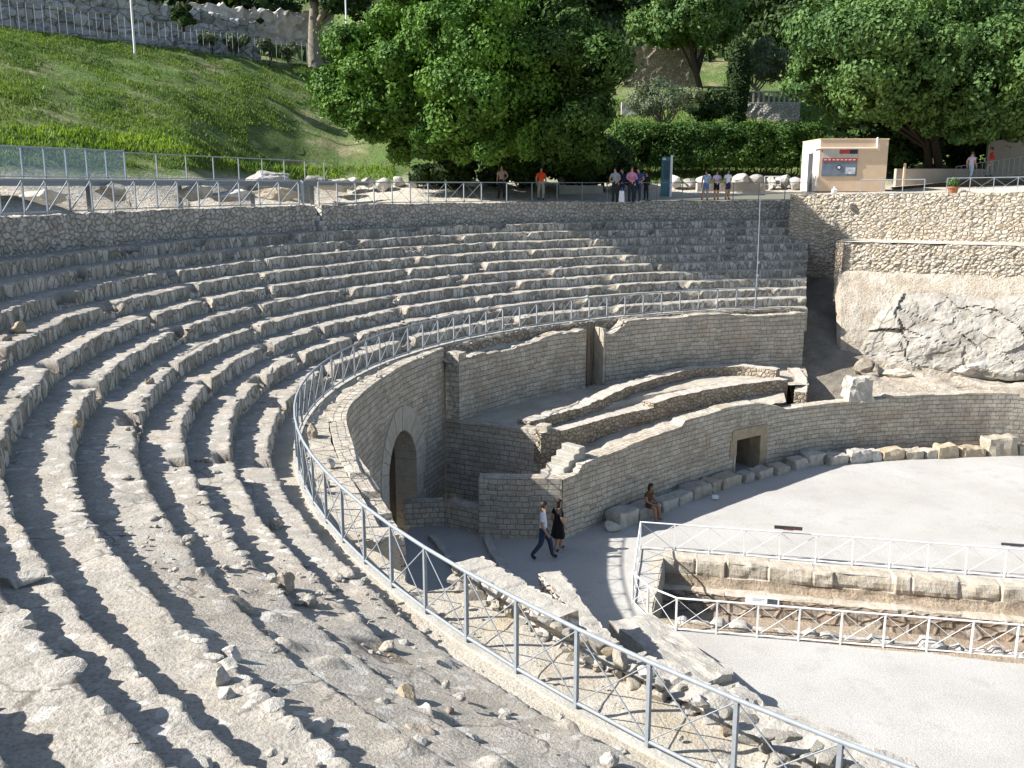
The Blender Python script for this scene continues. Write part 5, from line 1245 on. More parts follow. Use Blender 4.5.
for q, (px, py, Y, sz, mt, lab) in enumerate(RR):
    x, y, z = atY(px, py, Y); V, F = rock_np(tuple(v_*(.72 if px < 300 else .9) for v_ in sz), 450 + q, 4, 9, .26); o = mesh_np('ruin_rock', V, F, MAT[mt], None, None, False); o.location = (x, y, z); o.rotation_euler.z = .5; tag(o, lab, 'rock')
# fence and stone wall above the slope
def crest(px, yy):
    X, Y = crest_pt(px); return X, Y, gz(X, Y)
fp = []
for px in np.linspace(-60, 345, 20): x, y, z = crest(px, 0); fp.append((x, y, z + .05))
fence('picket_fence', 'long grey picket fence along the top of the grassy slope', fp, 1.75, MAT['steel'], .50, .012, .018, braces=False, bottom=.15)
wp_ = []
for px in np.linspace(-70, 260, 24): x, y, z = crest(px, 0); k = 1 + 3.2/y; wp_.append((x*k, y*k))
tag(wall_line('boulder_wall', wp_, 20.0, lambda s: 23.6 + .3*np.sin(s*.2), 1.2, MAT['rub_big'], ds=.25, dz=.22, rough=.2, stones=(1.15, .85, .45), seed=271, toprough=.3), 'dry wall of big bluish boulders behind the picket fence, upper left', 'wall')
wp2 = [(atY(190, 30, 76)[0], 76), (atY(250, 34, 79)[0], 79), (atY(335, 40, 82)[0], 82)]
tag(wall_line('boulder_wall', wp2, 22, lambda s: 24.6 + 0*s, 1.0, MAT['rock_white'], ds=.3, dz=.3, rough=.25, stones=(1.2, .9, .4), seed=272, toprough=.3), 'low sunlit boulder wall of the rock garden above the slope', 'wall')
px2_ = lambda p, Y: atY(p[0], p[1], Y)[0]
for (px, Y, h, lab) in ((134, 63.5, 9.0, 'pale thin lamp post behind the picket fence, further left one'), (347, 73, 9.0, 'pale thin lamp post beside the big tree, right one of the pair')):
    x = px2_((px, 41 if px < 200 else 44), Y); z = gz(x, Y); t = thing('lamp_post', lab, 'lamp post', (x, Y, z)); m = MB(); m.tube([(0, 0, 0), (0, 0, h)], [.075, .05], 8); m.build('pole', MAT['white_paint'], t); m = MB(); m.box((.25, 0, h), (.7, .2, .1), bev=.03); m.build('lamp_head', MAT['steel'], t)
x = (836 - 512)/950*88*1.05; t = thing('lamp_post', 'distant lamp post sticking out above the right trees', 'lamp post', (x, 88, 22)); m = MB(); m.tube([(0, 0, 0), (0, 0, 12.5)], [.11, .08], 8); m.build('pole', MAT['white_paint'], t); m = MB(); m.box((.4, 0, 12.5), (1.0, .25, .12), bev=.03); m.build('lamp_head', MAT['steel'], t)
# terrace walls among the trees
xa, xb = atY(622, 80, 80)[0], atY(700, 80, 80)[0]
tag(wall_line('terrace_wall', [(xa, 80), (xb, 80.5)], 17, 21.9, .5, MAT['rub_brown'], ds=.3, dz=.3, rough=.05, stones=(.5, .35, .1), seed=273, smooth=False), 'brown stone terrace wall high up between the trees', 'wall')
xa, xb = atY(622, 92, 75)[0], atY(640, 92, 75)[0]; tag(wall_line('terrace_kerb', [(xa, 75), (xb, 75)], 15.5, 17.2, .5, MAT['kerb'], ds=.3, dz=.3, rough=.05, seed=274, smooth=False), 'bit of whitish terrace kerb beside the olive bush', 'kerb')
xa, xb = atY(743, 110, 73)[0], atY(800, 110, 73)[0]
tw = wall_line('terrace_wall', [(xa, 73), (xb, 73)], 14, 16.9, .5, MAT['rub_top'], ds=.3, dz=.3, rough=.05, stones=(.5, .35, .1), seed=275, smooth=False); tag(tw, 'grey garden terrace wall behind the hedge with a balustrade on it', 'wall')
fence('balustrade', 'pale balustrade on the garden terrace wall behind the hedge', [(xa, 73.2, 16.9), (xb, 73.2, 16.9)], .85, MAT['kerb'], .4, .06, .07, braces=False)
# ------------------------------------------------------------------ trees and shrubs
def leaves_np(lobes, n, size, seed, inner=.15, flat=.0, aspect=.55, gap=.0):
    r = np.random.default_rng(seed); L = np.array(lobes, float); wgt = (L[:, 3]*L[:, 4] + L[:, 3]*L[:, 5]); wgt /= wgt.sum()
    k = r.choice(len(L), n, p=wgt); d = r.normal(size=(n, 3)); d /= np.linalg.norm(d, axis=1)[:, None]
    rad = 1 - np.abs(r.normal(size=n))*.2; rad = np.where(r.uniform(size=n) < inner, r.uniform(.3, .9, n), rad)
    rad = np.where(r.uniform(size=n) < .05, r.uniform(1.0, 1.32, n), rad)
    c = L[k, :3] + d*L[k, 3:6]*rad[:, None]
    keep = fbm(c[:, 0]*1.1, c[:, 1]*1.1, c[:, 2]*1.1, 3, seed) > -.22 + gap; c, d = c[keep], d[keep]; n = len(c)
    nrm = d*.9 + r.normal(size=(n, 3))*.42; nrm[:, 2] += .12 - flat; nrm /= np.linalg.norm(nrm, axis=1)[:, None]
    a = np.cross(nrm, r.normal(size=(n, 3))); a /= np.linalg.norm(a, axis=1)[:, None]; b = np.cross(nrm, a)
    s = size*r.uniform(.6, 1.35, n)[:, None]
    V = np.stack([c + a*s*.55, c + b*s*.55*aspect + nrm*s*.06, c - a*s*.55, c - b*s*.55*aspect + nrm*s*.06], 1).reshape(-1, 3)
    return V, np.arange(4*n).reshape(-1, 4)

def lobed(c, R, n, seed, lo=.19, hi=.34, shell=.82, flatb=.7):
    r = np.random.default_rng(seed); out = []; n = int(n*1.7)
    for i in range(n):
        d = r.normal(size=3); d /= np.linalg.norm(d); d[2] = d[2] if d[2] > -flatb else -flatb*r.uniform(); q = r.uniform(lo, hi)*(1.0 if i else 1.4)
        p = np.array(c) + d*np.array(R)*shell*r.uniform(.75, 1.08); m = float(np.mean(R))
        out.append((*p, q*m*r.uniform(.9, 1.25), q*m*r.uniform(.9, 1.2), q*m*r.uniform(.7, .95)))
    out.append((*c, R[0]*.58, R[1]*.58, R[2]*.58))
    return out

def trunk_mb(base, lobes, r0, seed, nb=6, stems=1):
    r = np.random.default_rng(seed); m = MB(); L = np.array(lobes)
    for s in range(stems):
        b = np.array(base) + np.array([r.uniform(-.3, .3), r.uniform(-.3, .3), 0])*(stems > 1)*2; top = L[:, :3].mean(0) + r.normal(size=3)*.6
        fork = b + (top - b)*.5 + np.array([r.uniform(-.3, .3), r.uniform(-.3, .3), 0])
        m.tube([b - [0, 0, .3], b + (fork - b)*.4 + r.normal(size=3)*.08, fork, top], [r0*1.25, r0, r0*.8, r0*.3], 8)
        for i in r.choice(len(L), min(nb, len(L)), replace=False):
            e = L[i, :3]; s0 = b + (fork - b)*r.uniform(.55, 1.0); mid = (s0 + e)/2 + np.array([0, 0, .4])
            m.tube([s0, mid, e], [r0*.5, r0*.32, r0*.08], 6)
    return m

def tree(name, label, base, lobes, n, size, leaf, bark, seed, r0=.3, nb=7, stems=1, group=None, cat='tree', **kw):
    t = thing(name, label, cat, tuple(base), 0, group); B = np.array(base)
    V, F = leaves_np(lobes, n, size, seed, **kw)
    mesh_np('crown', V - B, F, MAT[leaf], t, None, False)
    sub(trunk_mb(base, lobes, r0, seed + 1, nb, stems).build('trunk', MAT[bark]), t)
    return t

def px2(px, py, Y): return np.array(atY(px, py, Y))
def mpp(Y): return (Y*CF[1] + .1*Y*0 + 0)/FPX*1.0

# the big tree group behind the path: three crowns
def crown_at(px, py, Y, rx, ry, rz, n, seed, **k): c = px2(px, py, Y); s = 1.02*Y/FPX; return c, lobed(c, (rx*s, ry, rz*s), n, seed, **k)
c, lb = crown_at(392, 74, 52, 66, 4.2, 66, 26, 501, flatb=.95); lb += crown_at(345, 84, 54, 30, 2.6, 26, 7, 5011)[1] + crown_at(392, 124, 53, 40, 3.2, 22, 9, 5012)[1] + crown_at(352, 112, 55, 26, 2, 16, 5, 5013)[1] + crown_at(430, 148, 54, 38, 3, 20, 8, 5014)[1]
x, y, _ = px2(466, 172, 59); tree('broadleaf_tree', 'bright yellow green left crown of the big tree group, leaning over the grassy slope', (x, y, gz(x, y)), lb, 95000, .21, 'leaf_bright', 'bark', 502, .26, 8, gap=.04)
c, lb = crown_at(478, 56, 50, 80, 5.0, 92, 34, 503, flatb=.95); lb += crown_at(446, 130, 50, 34, 2.6, 26, 8, 5031)[1] + crown_at(500, 140, 50, 44, 3.4, 30, 10, 5032)[1] + crown_at(430, -10, 53, 60, 4, 40, 8, 5033)[1]
x, y, _ = px2(490, 176, 59); tree('broadleaf_tree', 'tallest middle crown of the big tree group, dense and bright green on its left', (x, y, gz(x, y)), lb, 130000, .21, 'leaf_bright', 'bark', 504, .30, 9, 2, gap=.04)
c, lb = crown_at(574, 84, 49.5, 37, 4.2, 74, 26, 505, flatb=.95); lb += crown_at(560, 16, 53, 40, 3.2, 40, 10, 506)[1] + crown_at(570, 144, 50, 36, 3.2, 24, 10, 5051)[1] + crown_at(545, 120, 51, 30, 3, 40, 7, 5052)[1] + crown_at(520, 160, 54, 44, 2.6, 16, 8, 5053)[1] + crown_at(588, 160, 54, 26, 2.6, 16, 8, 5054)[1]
x, y, _ = px2(570, 176, 59); tree('broadleaf_tree', 'dark shaded right hand crown of the big tree group above the visitors', (x, y, gz(x, y)), lb, 110000, .21, 'leaf_shade', 'bark', 507, .26, 8, gap=.04)
# the light green tree on the right
c, lb = crown_at(915, 52, 59, 112, 6.0, 66, 40, 511, flatb=.9); lb += crown_at(1010, 70, 57, 72, 5.0, 66, 20, 512, flatb=.9)[1] + crown_at(838, 80, 60, 48, 4.0, 40, 14, 513)[1] + crown_at(925, 118, 58, 34, 2.4, 20, 8, 5131)[1] + crown_at(978, 128, 57.5, 34, 2.4, 20, 8, 5132)[1] + crown_at(850, 112, 60, 26, 2, 14, 5, 5133)[1]
x, y, _ = px2(935, 168, 63); tree('broadleaf_tree', 'huge spreading light green tree behind the kiosk', (x, y, gz(x, y)), lb, 190000, .25, 'leaf_mid', 'bark', 514, .26, 12, 2, gap=.06)
c, lb = crown_at(690, 14, 76, 52, 4.6, 40, 22, 521); x, y, _ = px2(703, 108, 76); tree('broadleaf_tree', 'round mid green tree with a dark forked trunk behind the olive bush', (x, y, gz(x, y)), lb, 50000, .28, 'leaf_mid', 'bark', 522, .24, 6)
lb = [(*(px2(738 + 1.5*math.sin(py), py, 71)), .62 + .25*math.sin((py - 40)/85*PI), .7, .62) for py in range(46, 122, 6)]
x, y, _ = px2(738, 122, 71); tree('cypress_tree', 'narrow dark columnar cypress behind the clipped hedge', (x, y, gz(x, y)), lb, 26000, .16, 'leaf_dark', 'bark', 526, .2, 3, gap=-.2)
c, lb = crown_at(790, 28, 86, 60, 5.0, 52, 18, 531); x, y, _ = px2(790, 90, 86); tree('broadleaf_tree', 'dark tree between the cypress and the huge light green tree', (x, y, gz(x, y)), lb, 14000, .45, 'leaf_dark', 'bark', 532, .4, 6)
c, lb = crown_at(666, 97, 68, 34, 2.2, 22, 14, 541); x, y, _ = px2(668, 124, 68); tree('olive_bush', 'round grey green olive bush on short bare stems above the hedge', (x, y, gz(x, y)), lb, 9000, .20, 'leaf_olive', 'bark_pale', 542, .12, 6, 3, cat='bush', aspect=.35)
c, lb = crown_at(768, 68, 78, 28, 2.0, 24, 10, 545); x, y, _ = px2(768, 96, 78); tree('olive_tree', 'pale grey green olive tree behind the balustrade', (x, y, gz(x, y)), lb, 7000, .24, 'leaf_olive', 'bark_pale', 546, .16, 5, aspect=.35)
c, lb = crown_at(712, 108, 69, 22, 1.6, 17, 9, 551); x, y, _ = px2(712, 122, 69); tree('bush', 'dark loose bush between the olive bush and the cypress', (x, y, gz(x, y)), lb, 4500, .22, 'leaf_dark', 'bark', 552, .08, 4, cat='bush')
c, lb = crown_at(806, 160, 60.2, 9, .7, 18, 6, 555); x, y, _ = px2(806, 180, 60.2); tree('bush', 'small yellow green bush at the left rear corner of the kiosk', (x, y, gz(x, y)), lb, 2500, .16, 'leaf_mid', 'bark', 556, .05, 3, cat='bush')
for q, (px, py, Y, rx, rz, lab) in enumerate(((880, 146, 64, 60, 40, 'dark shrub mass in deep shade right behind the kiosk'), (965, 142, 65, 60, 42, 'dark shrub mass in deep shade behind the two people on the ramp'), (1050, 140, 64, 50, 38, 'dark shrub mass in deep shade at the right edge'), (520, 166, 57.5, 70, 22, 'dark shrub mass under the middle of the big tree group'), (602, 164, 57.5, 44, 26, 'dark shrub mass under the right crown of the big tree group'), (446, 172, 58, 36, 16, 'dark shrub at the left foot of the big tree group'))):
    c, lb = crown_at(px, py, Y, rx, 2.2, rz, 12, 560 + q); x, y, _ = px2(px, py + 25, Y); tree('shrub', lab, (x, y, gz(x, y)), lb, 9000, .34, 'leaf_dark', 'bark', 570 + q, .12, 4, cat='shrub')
# clipped hedge
hl = []; r = np.random.default_rng(8)
for px in np.linspace(622, 815, 46):
    for py in (133, 145, 157):
        c = px2(px + r.uniform(-3, 3), py + r.uniform(-4, 6)*(py == 126), 61.6 + r.uniform(-.5, .5)); hl.append((*c, .8, .9, .7))
V, F = leaves_np(hl, 90000, .16, 580, inner=.1); B = np.array(px2(720, 170, 61.6)); t = thing('hedge', 'long clipped green hedge behind the path between the big tree and kiosk', 'hedge', tuple(B))
mesh_np('foliage', V - B, F, MAT['leaf_hedge'], t, None, False); m = MB()
for px in np.linspace(630, 810, 30): p = px2(px, 160, 61.6) - B; m.tube([(p[0], p[1], p[2] - 1.6), (p[0] + .1, p[1], p[2] + .6)], [.05, .03], 5)
m.build('stems', MAT['bark'], t)
# upper left garden
c, lb = crown_at(183, 16, 66, 13, .9, 11, 7, 591); x, y, _z = px2(183, 27, 66); tree('bush', 'round dark clipped bush on top of the boulder wall', (x, y, _z), lb, 3000, .2, 'leaf_dark', 'bark', 592, .1, 3, cat='bush')
c, lb = crown_at(322, -16, 79, 52, 4, 34, 14, 593); x, y, _ = px2(316, 44, 79); tree('broadleaf_tree', 'dark tree with a thick pale trunk in the rock garden, upper left', (x, y, gz(x, y)), lb, 9000, .4, 'leaf_dark', 'bark_pale', 594, .55, 5)
for q, (px, py, Y, rr_, lab) in enumerate(((208, 38, 72, 10, 'low grey green bush in the rock garden, left one'), (236, 44, 74, 12, 'low grey green bush in the rock garden, second from the left'), (266, 46, 75, 11, 'spiky grey green bush in the middle of the rock garden'), (292, 50, 76, 10, 'low bush in the rock garden next to the thick pale trunk'), (255, 22, 80, 14, 'dark bush behind the rock garden wall'))):
    c, lb = crown_at(px, py, Y, rr_, .9, rr_*.7, 6, 600 + q); x, y, _ = px2(px, py + 8, Y); tree('bush', lab, (x, y, gz(x, y) - .2), lb, 1600, .26, 'leaf_olive' if q != 4 else 'leaf_dark', 'bark', 610 + q, .06, 3, cat='bush')
far = [(-40, 98, 'far dark tree above the boulder wall, cut off by the left edge'), (40, 100, 'far dark tree above the boulder wall, left of the first lamp post'), (110, 96, 'far dark tree above the boulder wall, behind the first lamp post'), (178, 99, 'far dark tree behind the round clipped bush'), (245, 95, 'far dark tree above the rock garden'), (395, 92, 'far dark tree behind the left crown of the big tree group'), (470, 98, 'far dark tree behind the middle crown of the big tree group'), (545, 94, 'far dark tree behind the right crown of the big tree group'), (620, 97, 'far dark tree left behind the round mid green tree'), (690, 102, 'far dark tree right behind the round mid green tree'), (745, 99, 'far dark tree above the cypress'), (850, 100, 'far dark tree left behind the huge light green tree'), (930, 97, 'far dark tree behind the top of the huge light green tree'), (1010, 100, 'far dark tree behind the right part of the huge light green tree'), (1085, 98, 'far dark tree beyond the right edge')]
for q, (px, Y, lab) in enumerate(far):
    c, lb = crown_at(px, 0 + 9*math.sin(q*2.1), Y, 58, 4.5, 46, 16, 630 + q); x, y, _ = px2(px, 60, Y); tree('broadleaf_tree', lab, (x, y, gz(x, y)), lb, 9000, .6, 'leaf_dark', 'bark', 650 + q, .35, 5, group='far trees on the hillside')
# plant in the terracotta pot
pot = bpy.data.objects['flower_pot']; V, F = leaves_np([(0, 0, .62, .30, .3, .24), (.12, 0, .52, .2, .2, .14)], 700, .10, 590); mesh_np('plant', V, F, MAT['leaf_mid'], pot, None, False)

# ------------------------------------------------------------------ people
CM = {}
def cloth(name, c, rough=.85):
    if name not in CM: CM[name] = plain('cloth_' + name, c, rough, 0, .15, .10, 12.)
    return CM[name]
SKIN = plain('skin', (.46, .27, .18), .55, 0, .3, .06, 20.); SKIN_TAN = plain('tanned_skin', (.30, .165, .10), .55, 0, .3, .06, 20.)
HAIR = plain('dark_hair', (.035, .022, .016), .6, 0, .3, .3, 40.); HAIRG = plain('brown_hair', (.10, .06, .035), .6, 0, .3, .3, 40.)
BASE = dict(pelvis=(0, 0, .95), spine=(0, 0, 1.14), chest=(0, 0, 1.35), neck=(0, .005, 1.49), hbase=(0, .015, 1.555), hmid=(0, .025, 1.64), htop=(0, .012, 1.715), nose=(0, .118, 1.628),
            hipL=(-.09, 0, .90), kneeL=(-.10, .02, .50), ankL=(-.10, -.02, .09), toeL=(-.115, .13, .035), hipR=(.09, 0, .90), kneeR=(.10, .02, .50), ankR=(.10, -.02, .09), toeR=(.115, .13, .035),
            shL=(-.185, 0, 1.41), elL=(-.245, -.03, 1.13), wrL=(-.25, .07, .90), haL=(-.25, .10, .82), shR=(.185, 0, 1.41), elR=(.245, -.03, 1.13), wrR=(.25, .07, .90), haR=(.25, .10, .82))
RAD = dict(pelvis=(.165, .12), spine=(.145, .11), chest=(.17, .12), neck=(.055, .055), hbase=(.066, .075), hmid=(.084, .10), htop=(.05, .06), nose=(.012, .014), hip=(.098, .10), knee=(.068, .07), ank=(.048, .052), toe=(.045, .028), sh=(.066, .07), el=(.044, .046), wr=(.029, .032), ha=(.026, .036))
BONES = [('pelvis', 'spine', 't'), ('spine', 'chest', 't'), ('chest', 'neck', 't'), ('neck', 'hbase', 's'), ('hbase', 'hmid', 's'), ('hmid', 'htop', 's'), ('hmid', 'nose', 's')]
for S in 'LR': BONES += [('pelvis', 'hip' + S, 'p'), ('hip' + S, 'knee' + S, 'p'), ('knee' + S, 'ank' + S, 'c'), ('ank' + S, 'toe' + S, 'f'), ('chest', 'sh' + S, 't'), ('sh' + S, 'el' + S, 'a'), ('el' + S, 'wr' + S, 'w'), ('wr' + S, 'ha' + S, 's')]

def fat(n): return 1.0 if n[0] in 'kfgmn' and n not in ('neck', 'nose') and not n.startswith('knee') else 1.06 if n in ('hmid', 'htop', 'hbase', 'nose') else 1.2

def person(label, loc, rz, h=1.75, pose=None, shirt=None, pants=None, sleeves='short', legs='long', shoes=None, skin=SKIN, hair=HAIR, long_hair=False, skirt=None, levels=1, hat=None, group=None, face=False):
    J = {k: Vector(v) for k, v in BASE.items()}
    for k, v in (pose or {}).items(): J[k] = Vector(v)
    for S, sg in (('L', -1), ('R', 1)):                                   # fingers and thumb
        w, p = J['wr' + S], J['ha' + S]; d = (p - w).normalized(); side = d.cross(Vector((sg, 0, 0))).normalized() if abs(d.x) < .9 else Vector((0, 1, 0))
        for i, (o, l) in enumerate(((-.030, .075), (-.010, .086), (.010, .082), (.029, .066))):
            J[f'k{S}{i}'] = p + side*o + d*.035; J[f'f{S}{i}'] = p + side*o*1.15 + d*(.035 + l*.55) + Vector((-sg*.012, 0, 0)); J[f'g{S}{i}'] = p + side*o*1.1 + d*(.03 + l*.85) + Vector((-sg*.035, 0, 0))
        J[f'm{S}'] = w + d*.03 + side*.045 + Vector((-sg*.012, 0, 0)); J[f'n{S}'] = w + d*.085 + side*.062 + Vector((-sg*.028, 0, 0))
    names = list(J); E = [(a, b) for a, b, _ in BONES]; 
    for S in 'LR':
        for i in range(4): E += [('ha' + S, f'k{S}{i}'), (f'k{S}{i}', f'f{S}{i}'), (f'f{S}{i}', f'g{S}{i}')]
        E += [('wr' + S, f'm{S}'), (f'm{S}', f'n{S}')]
    k = h/1.75
    me = bpy.data.meshes.new('person'); me.from_pydata([J[n]*k for n in names], [(names.index(a), names.index(b)) for a, b in E], [])
    tmp = bpy.data.objects.new('tmp_person', me); COL.objects.link(tmp)
    sk = tmp.modifiers.new('skin', 'SKIN'); sk.use_smooth_shade = True; sk.branch_smoothing = .6
    for i, n in enumerate(names):
        key = n if n in RAD else n[:-1]; r = RAD.get(key, (.010, .010) if n[0] in 'kfmn' else (.008, .008)); sv = me.skin_vertices[0].data[i]; sv.radius = (r[0]*k*fat(n), r[1]*k*fat(n)); sv.use_root = (n == 'pelvis')
    ss = tmp.modifiers.new('sub', 'SUBSURF'); ss.levels = levels; ss.render_levels = levels
    dg = bpy.context.evaluated_depsgraph_get(); ev = tmp.evaluated_get(dg); body = bpy.data.meshes.new_from_object(ev)
    bpy.data.objects.remove(tmp)
    o = bpy.data.objects.new('person', body); COL.objects.link(o); body.materials.clear()
    for m_ in (skin, shirt or skin, pants or skin, shoes or cloth('shoe_dark', (.03, .03, .035))): body.materials.append(m_)
    n = len(body.polygons); C = np.zeros(n*3); body.polygons.foreach_get('center', C); C = C.reshape(-1, 3)/k
    best = np.full(n, 9.); cls = np.zeros(n, int); tt = np.zeros(n)
    m = {'t': 1, 's': 0, 'p': 2, 'c': 2 if legs == 'long' else 0, 'f': 3, 'a': 1, 'w': 1 if sleeves == 'long' else 0}
    for a, b, c in BONES:
        A, B_ = np.array(J[a]), np.array(J[b]); u = np.clip(((C - A) @ (B_ - A))/max(1e-9, (B_ - A) @ (B_ - A)), 0, 1); d = np.linalg.norm(C - A - u[:, None]*(B_ - A), axis=1)
        ref = {'t': .11, 's': .05, 'p': .08, 'c': .05, 'f': .035, 'a': .05, 'w': .035}[c]
        v = m[c] + 0*u
        if c == 'a' and sleeves == 'none': v = 0*u
        if c == 'a' and sleeves == 'short': v = np.where(u > .62, 0, 1)
        if c == 'p' and legs == 'short': v = np.where(u > .75, 0, 2)
        if c == 'p' and legs == 'bare': v = np.where(u > .3, 0, 2)
        if a == 'chest' and b == 'neck': v = np.where(u > .72, 0, 1)
        if a == 'pelvis' and b == 'spine': v = np.where(u < .28, 2, 1)
        q = d/ref; s = q < best; best[s] = q[s]; cls[s] = v.astype(int)[s]
    body.polygons.foreach_set('material_index', cls.astype(np.int32)); body.polygons.foreach_set('use_smooth', np.ones(n, bool)); body.update()
    o.location = loc; o.rotation_euler.z = rz; tag(o, label, 'person', group)
    H = J['hmid']*k
    V, F = ICO[3]; V = V*np.array((.090, .108, .112))*k + np.array(H) + np.array([0, -.014, .026])*k
    if long_hair: V = V - np.array([0, .03*k, 0])*(V[:, 2:3] < H.z - .02*k) - np.array([0, 0, .16*k])*np.clip((H.z - V[:, 2:3])/(.09*k), 0, 1)
    Cc = V[F].mean(1); keepf = (Cc[:, 2] > H.z + .045*k) | (Cc[:, 1] < H.y - .005*k); keepf &= ~((Cc[:, 2] < H.z - .055*k) & (not long_hair))
    mesh_np('hair', V, F[keepf], hat or hair, o)
    if face:
        mb = MB()
        for sx in (-1, 1): c = H + Vector((sx*.031, .092, .004))*k; mb.box(c, (.020*k, .008*k, .009*k), bev=.003)
        mb.build('eyes', cloth('eye_dark', (.02, .015, .012), .3), o); mb = MB(); mb.box(H + Vector((0, .092, -.045))*k, (.042*k, .008*k, .009*k), bev=.003); mb.build('mouth', cloth('lips', (.30, .11, .09), .5), o)
    if skirt:
        m_, z1, z0, r1, r0 = skirt; nn = 28; rows = []; P0 = J['pelvis']
        for i, u in enumerate(np.linspace(0, 1, 8)):
            z = z1 + (z0 - z1)*u; rr = r1 + (r0 - r1)*u; rows.append([((rr*(1 + .10*u*math.sin(5*w_ + 1)))*math.cos(w_)*k, (rr*.78*(1 + .10*u*math.sin(5*w_ + 1)))*math.sin(w_)*k + P0.y*k*(1 - u*.5), z*k) for w_ in np.linspace(0, 2*PI, nn)])
        grid('skirt', np.array(rows), m_, o, None, True)
    return o

def walk(a=.30): return dict(kneeL=(-.09, .20, .52), ankL=(-.09, a*.9, .10), toeL=(-.10, a*.9 + .15, .05), kneeR=(.10, -.06, .50), ankR=(.10, -a*1.1, .14), toeR=(.11, -a*1.1 + .13, .04), elL=(-.265, -.10, 1.14), wrL=(-.27, -.02, .91), haL=(-.27, .01, .84), elR=(.26, -.02, 1.12), wrR=(.26, .12, .90), haR=(.25, .16, .83))
WHITE = cloth('white', (.72, .74, .78)); JEANS = cloth('jeans', (.045, .06, .10)); BLACK = cloth('black', (.018, .017, .017)); DARK = cloth('charcoal', (.03, .032, .038))
x, y = at(543, 559, 0); person('man walking in the shade in a white short sleeved shirt and dark jeans', (x, y, 0), -PI/2 - .1, 1.80, walk(), WHITE, JEANS, levels=2, face=True)
x, y = at(558, 551, 0); person('woman in a black knee length dress walking beside the man in the white shirt', (x, y, 0), -PI/2 + .5, 1.66, walk(.16), BLACK, BLACK, 'short', 'bare', BLACK, hair=HAIR, long_hair=True, skirt=(BLACK, 1.10, .50, .16, .27), levels=2, face=True)
sit = dict(pelvis=(0, 0, .54), spine=(0, .04, .72), chest=(0, .08, .92), neck=(0, .12, 1.06), hbase=(0, .14, 1.125), hmid=(0, .155, 1.21), htop=(0, .14, 1.285), nose=(0, .248, 1.195), hipL=(-.09, .03, .53), hipR=(.09, .03, .53), kneeL=(-.12, .43, .50), kneeR=(.13, .42, .52), ankL=(-.12, .44, .09), ankR=(.16, .50, .09), toeL=(-.13, .60, .035), toeR=(.18, .66, .035),
           shL=(-.165, .07, .98), shR=(.165, .07, .98), elL=(-.23, .10, .72), elR=(.23, .12, .72), wrL=(-.14, .30, .62), wrR=(.12, .32, .62), haL=(-.09, .37, .60), haR=(.07, .39, .60))
BROWN = cloth('brown', (.09, .05, .03))
ks = bpy.data.objects['kerb_stone.002']; person('woman in a brown sleeveless dress sitting on a kerb stone with hands on her lap', (ks.location.x + .12, ks.location.y - .22, -.02), -PI/2 - .75, 1.66, sit, BROWN, BROWN, 'none', 'short', SKIN_TAN, SKIN_TAN, HAIR, True, levels=2, face=True)
# visitors on the path
shift = dict(hipL=(-.11, 0, .91), hipR=(.07, .01, .88), pelvis=(-.02, 0, .95), kneeR=(.13, .09, .49), ankR=(.17, .06, .09), toeR=(.23, .19, .035), elL=(-.30, -.08, 1.16), wrL=(-.16, .05, .99), haL=(-.12, .07, .95), hmid=(.01, .045, 1.635), nose=(.03, .135, 1.61))
lean = dict(chest=(0, .05, 1.35), neck=(0, .085, 1.48), hbase=(0, .11, 1.54), hmid=(.01, .135, 1.615), htop=(.01, .13, 1.69), nose=(.02, .225, 1.59), shL=(-.185, .06, 1.40), shR=(.185, .06, 1.40), elL=(-.25, .16, 1.16), wrL=(-.18, .32, 1.02), haL=(-.15, .39, 1.0), elR=(.25, .16, 1.16), wrR=(.18, .33, 1.03), haR=(.15, .40, 1.01))
def onpath(px, Y): 
    x = (px - 512)/950*Y*1.0; p = px2(px, 200, Y); return float(p[0]), Y, gz(p[0], Y)
PINK = cloth('pink', (.62, .25, .38)); BLUE = cloth('blue', (.06, .10, .34)); GREYB = cloth('grey_blue', (.30, .36, .40)); RED = cloth('red', (.62, .05, .05)); ORED = cloth('orange_red', (.80, .09, .03)); ROSE = cloth('dull_rose', (.40, .30, .30)); SKYB = cloth('sky_blue', (.35, .48, .66)); NAVY = cloth('navy', (.03, .04, .09)); LILAC = cloth('lilac', (.62, .52, .66)); PALEJ = cloth('pale_jeans', (.38, .50, .62)); BEIGE = cloth('beige', (.42, .38, .32))
g = 'visitors on the path'
armsx = dict(elL=(-.27, .05, 1.15), wrL=(-.12, .22, 1.16), haL=(-.05, .24, 1.17), elR=(.27, .05, 1.15), wrR=(.12, .22, 1.12), haR=(.05, .25, 1.12))
person('man in a grey blue shirt and dark trousers standing at the path railing', onpath(615, 48.6), PI*.9, 1.74, lean, GREYB, DARK, 'short', group=g)
wb = person('person in dark blue clothes half hidden behind the man in the grey blue shirt', onpath(622, 49.3), PI*.6, 1.70, shift, NAVY, NAVY, 'long', group=g)
person('person in a pink long sleeved shirt and black trousers standing at the path railing', onpath(631, 48.7), PI*1.1, 1.77, armsx, PINK, DARK, 'long', hair=HAIRG, group=g)
person('person in a blue shirt standing behind the one in pink', onpath(638, 50.2), PI*.75, 1.72, shift, BLUE, JEANS, 'short', group=g)
person('small person in dark clothes standing left of the teal information pillar', onpath(646, 51.5), PI*.8, 1.45, None, DARK, DARK, 'long', group=g)
person('person in a bright orange red vest and beige trousers in deep tree shade', onpath(541, 50.6), PI*1.05, 1.72, walk(.12), ORED, BEIGE, 'short', group=g)
person('person in a dull rose shirt and dark trousers in deep tree shade', onpath(502, 51.6), PI*.9, 1.76, shift, ROSE, DARK, 'short', group=g)
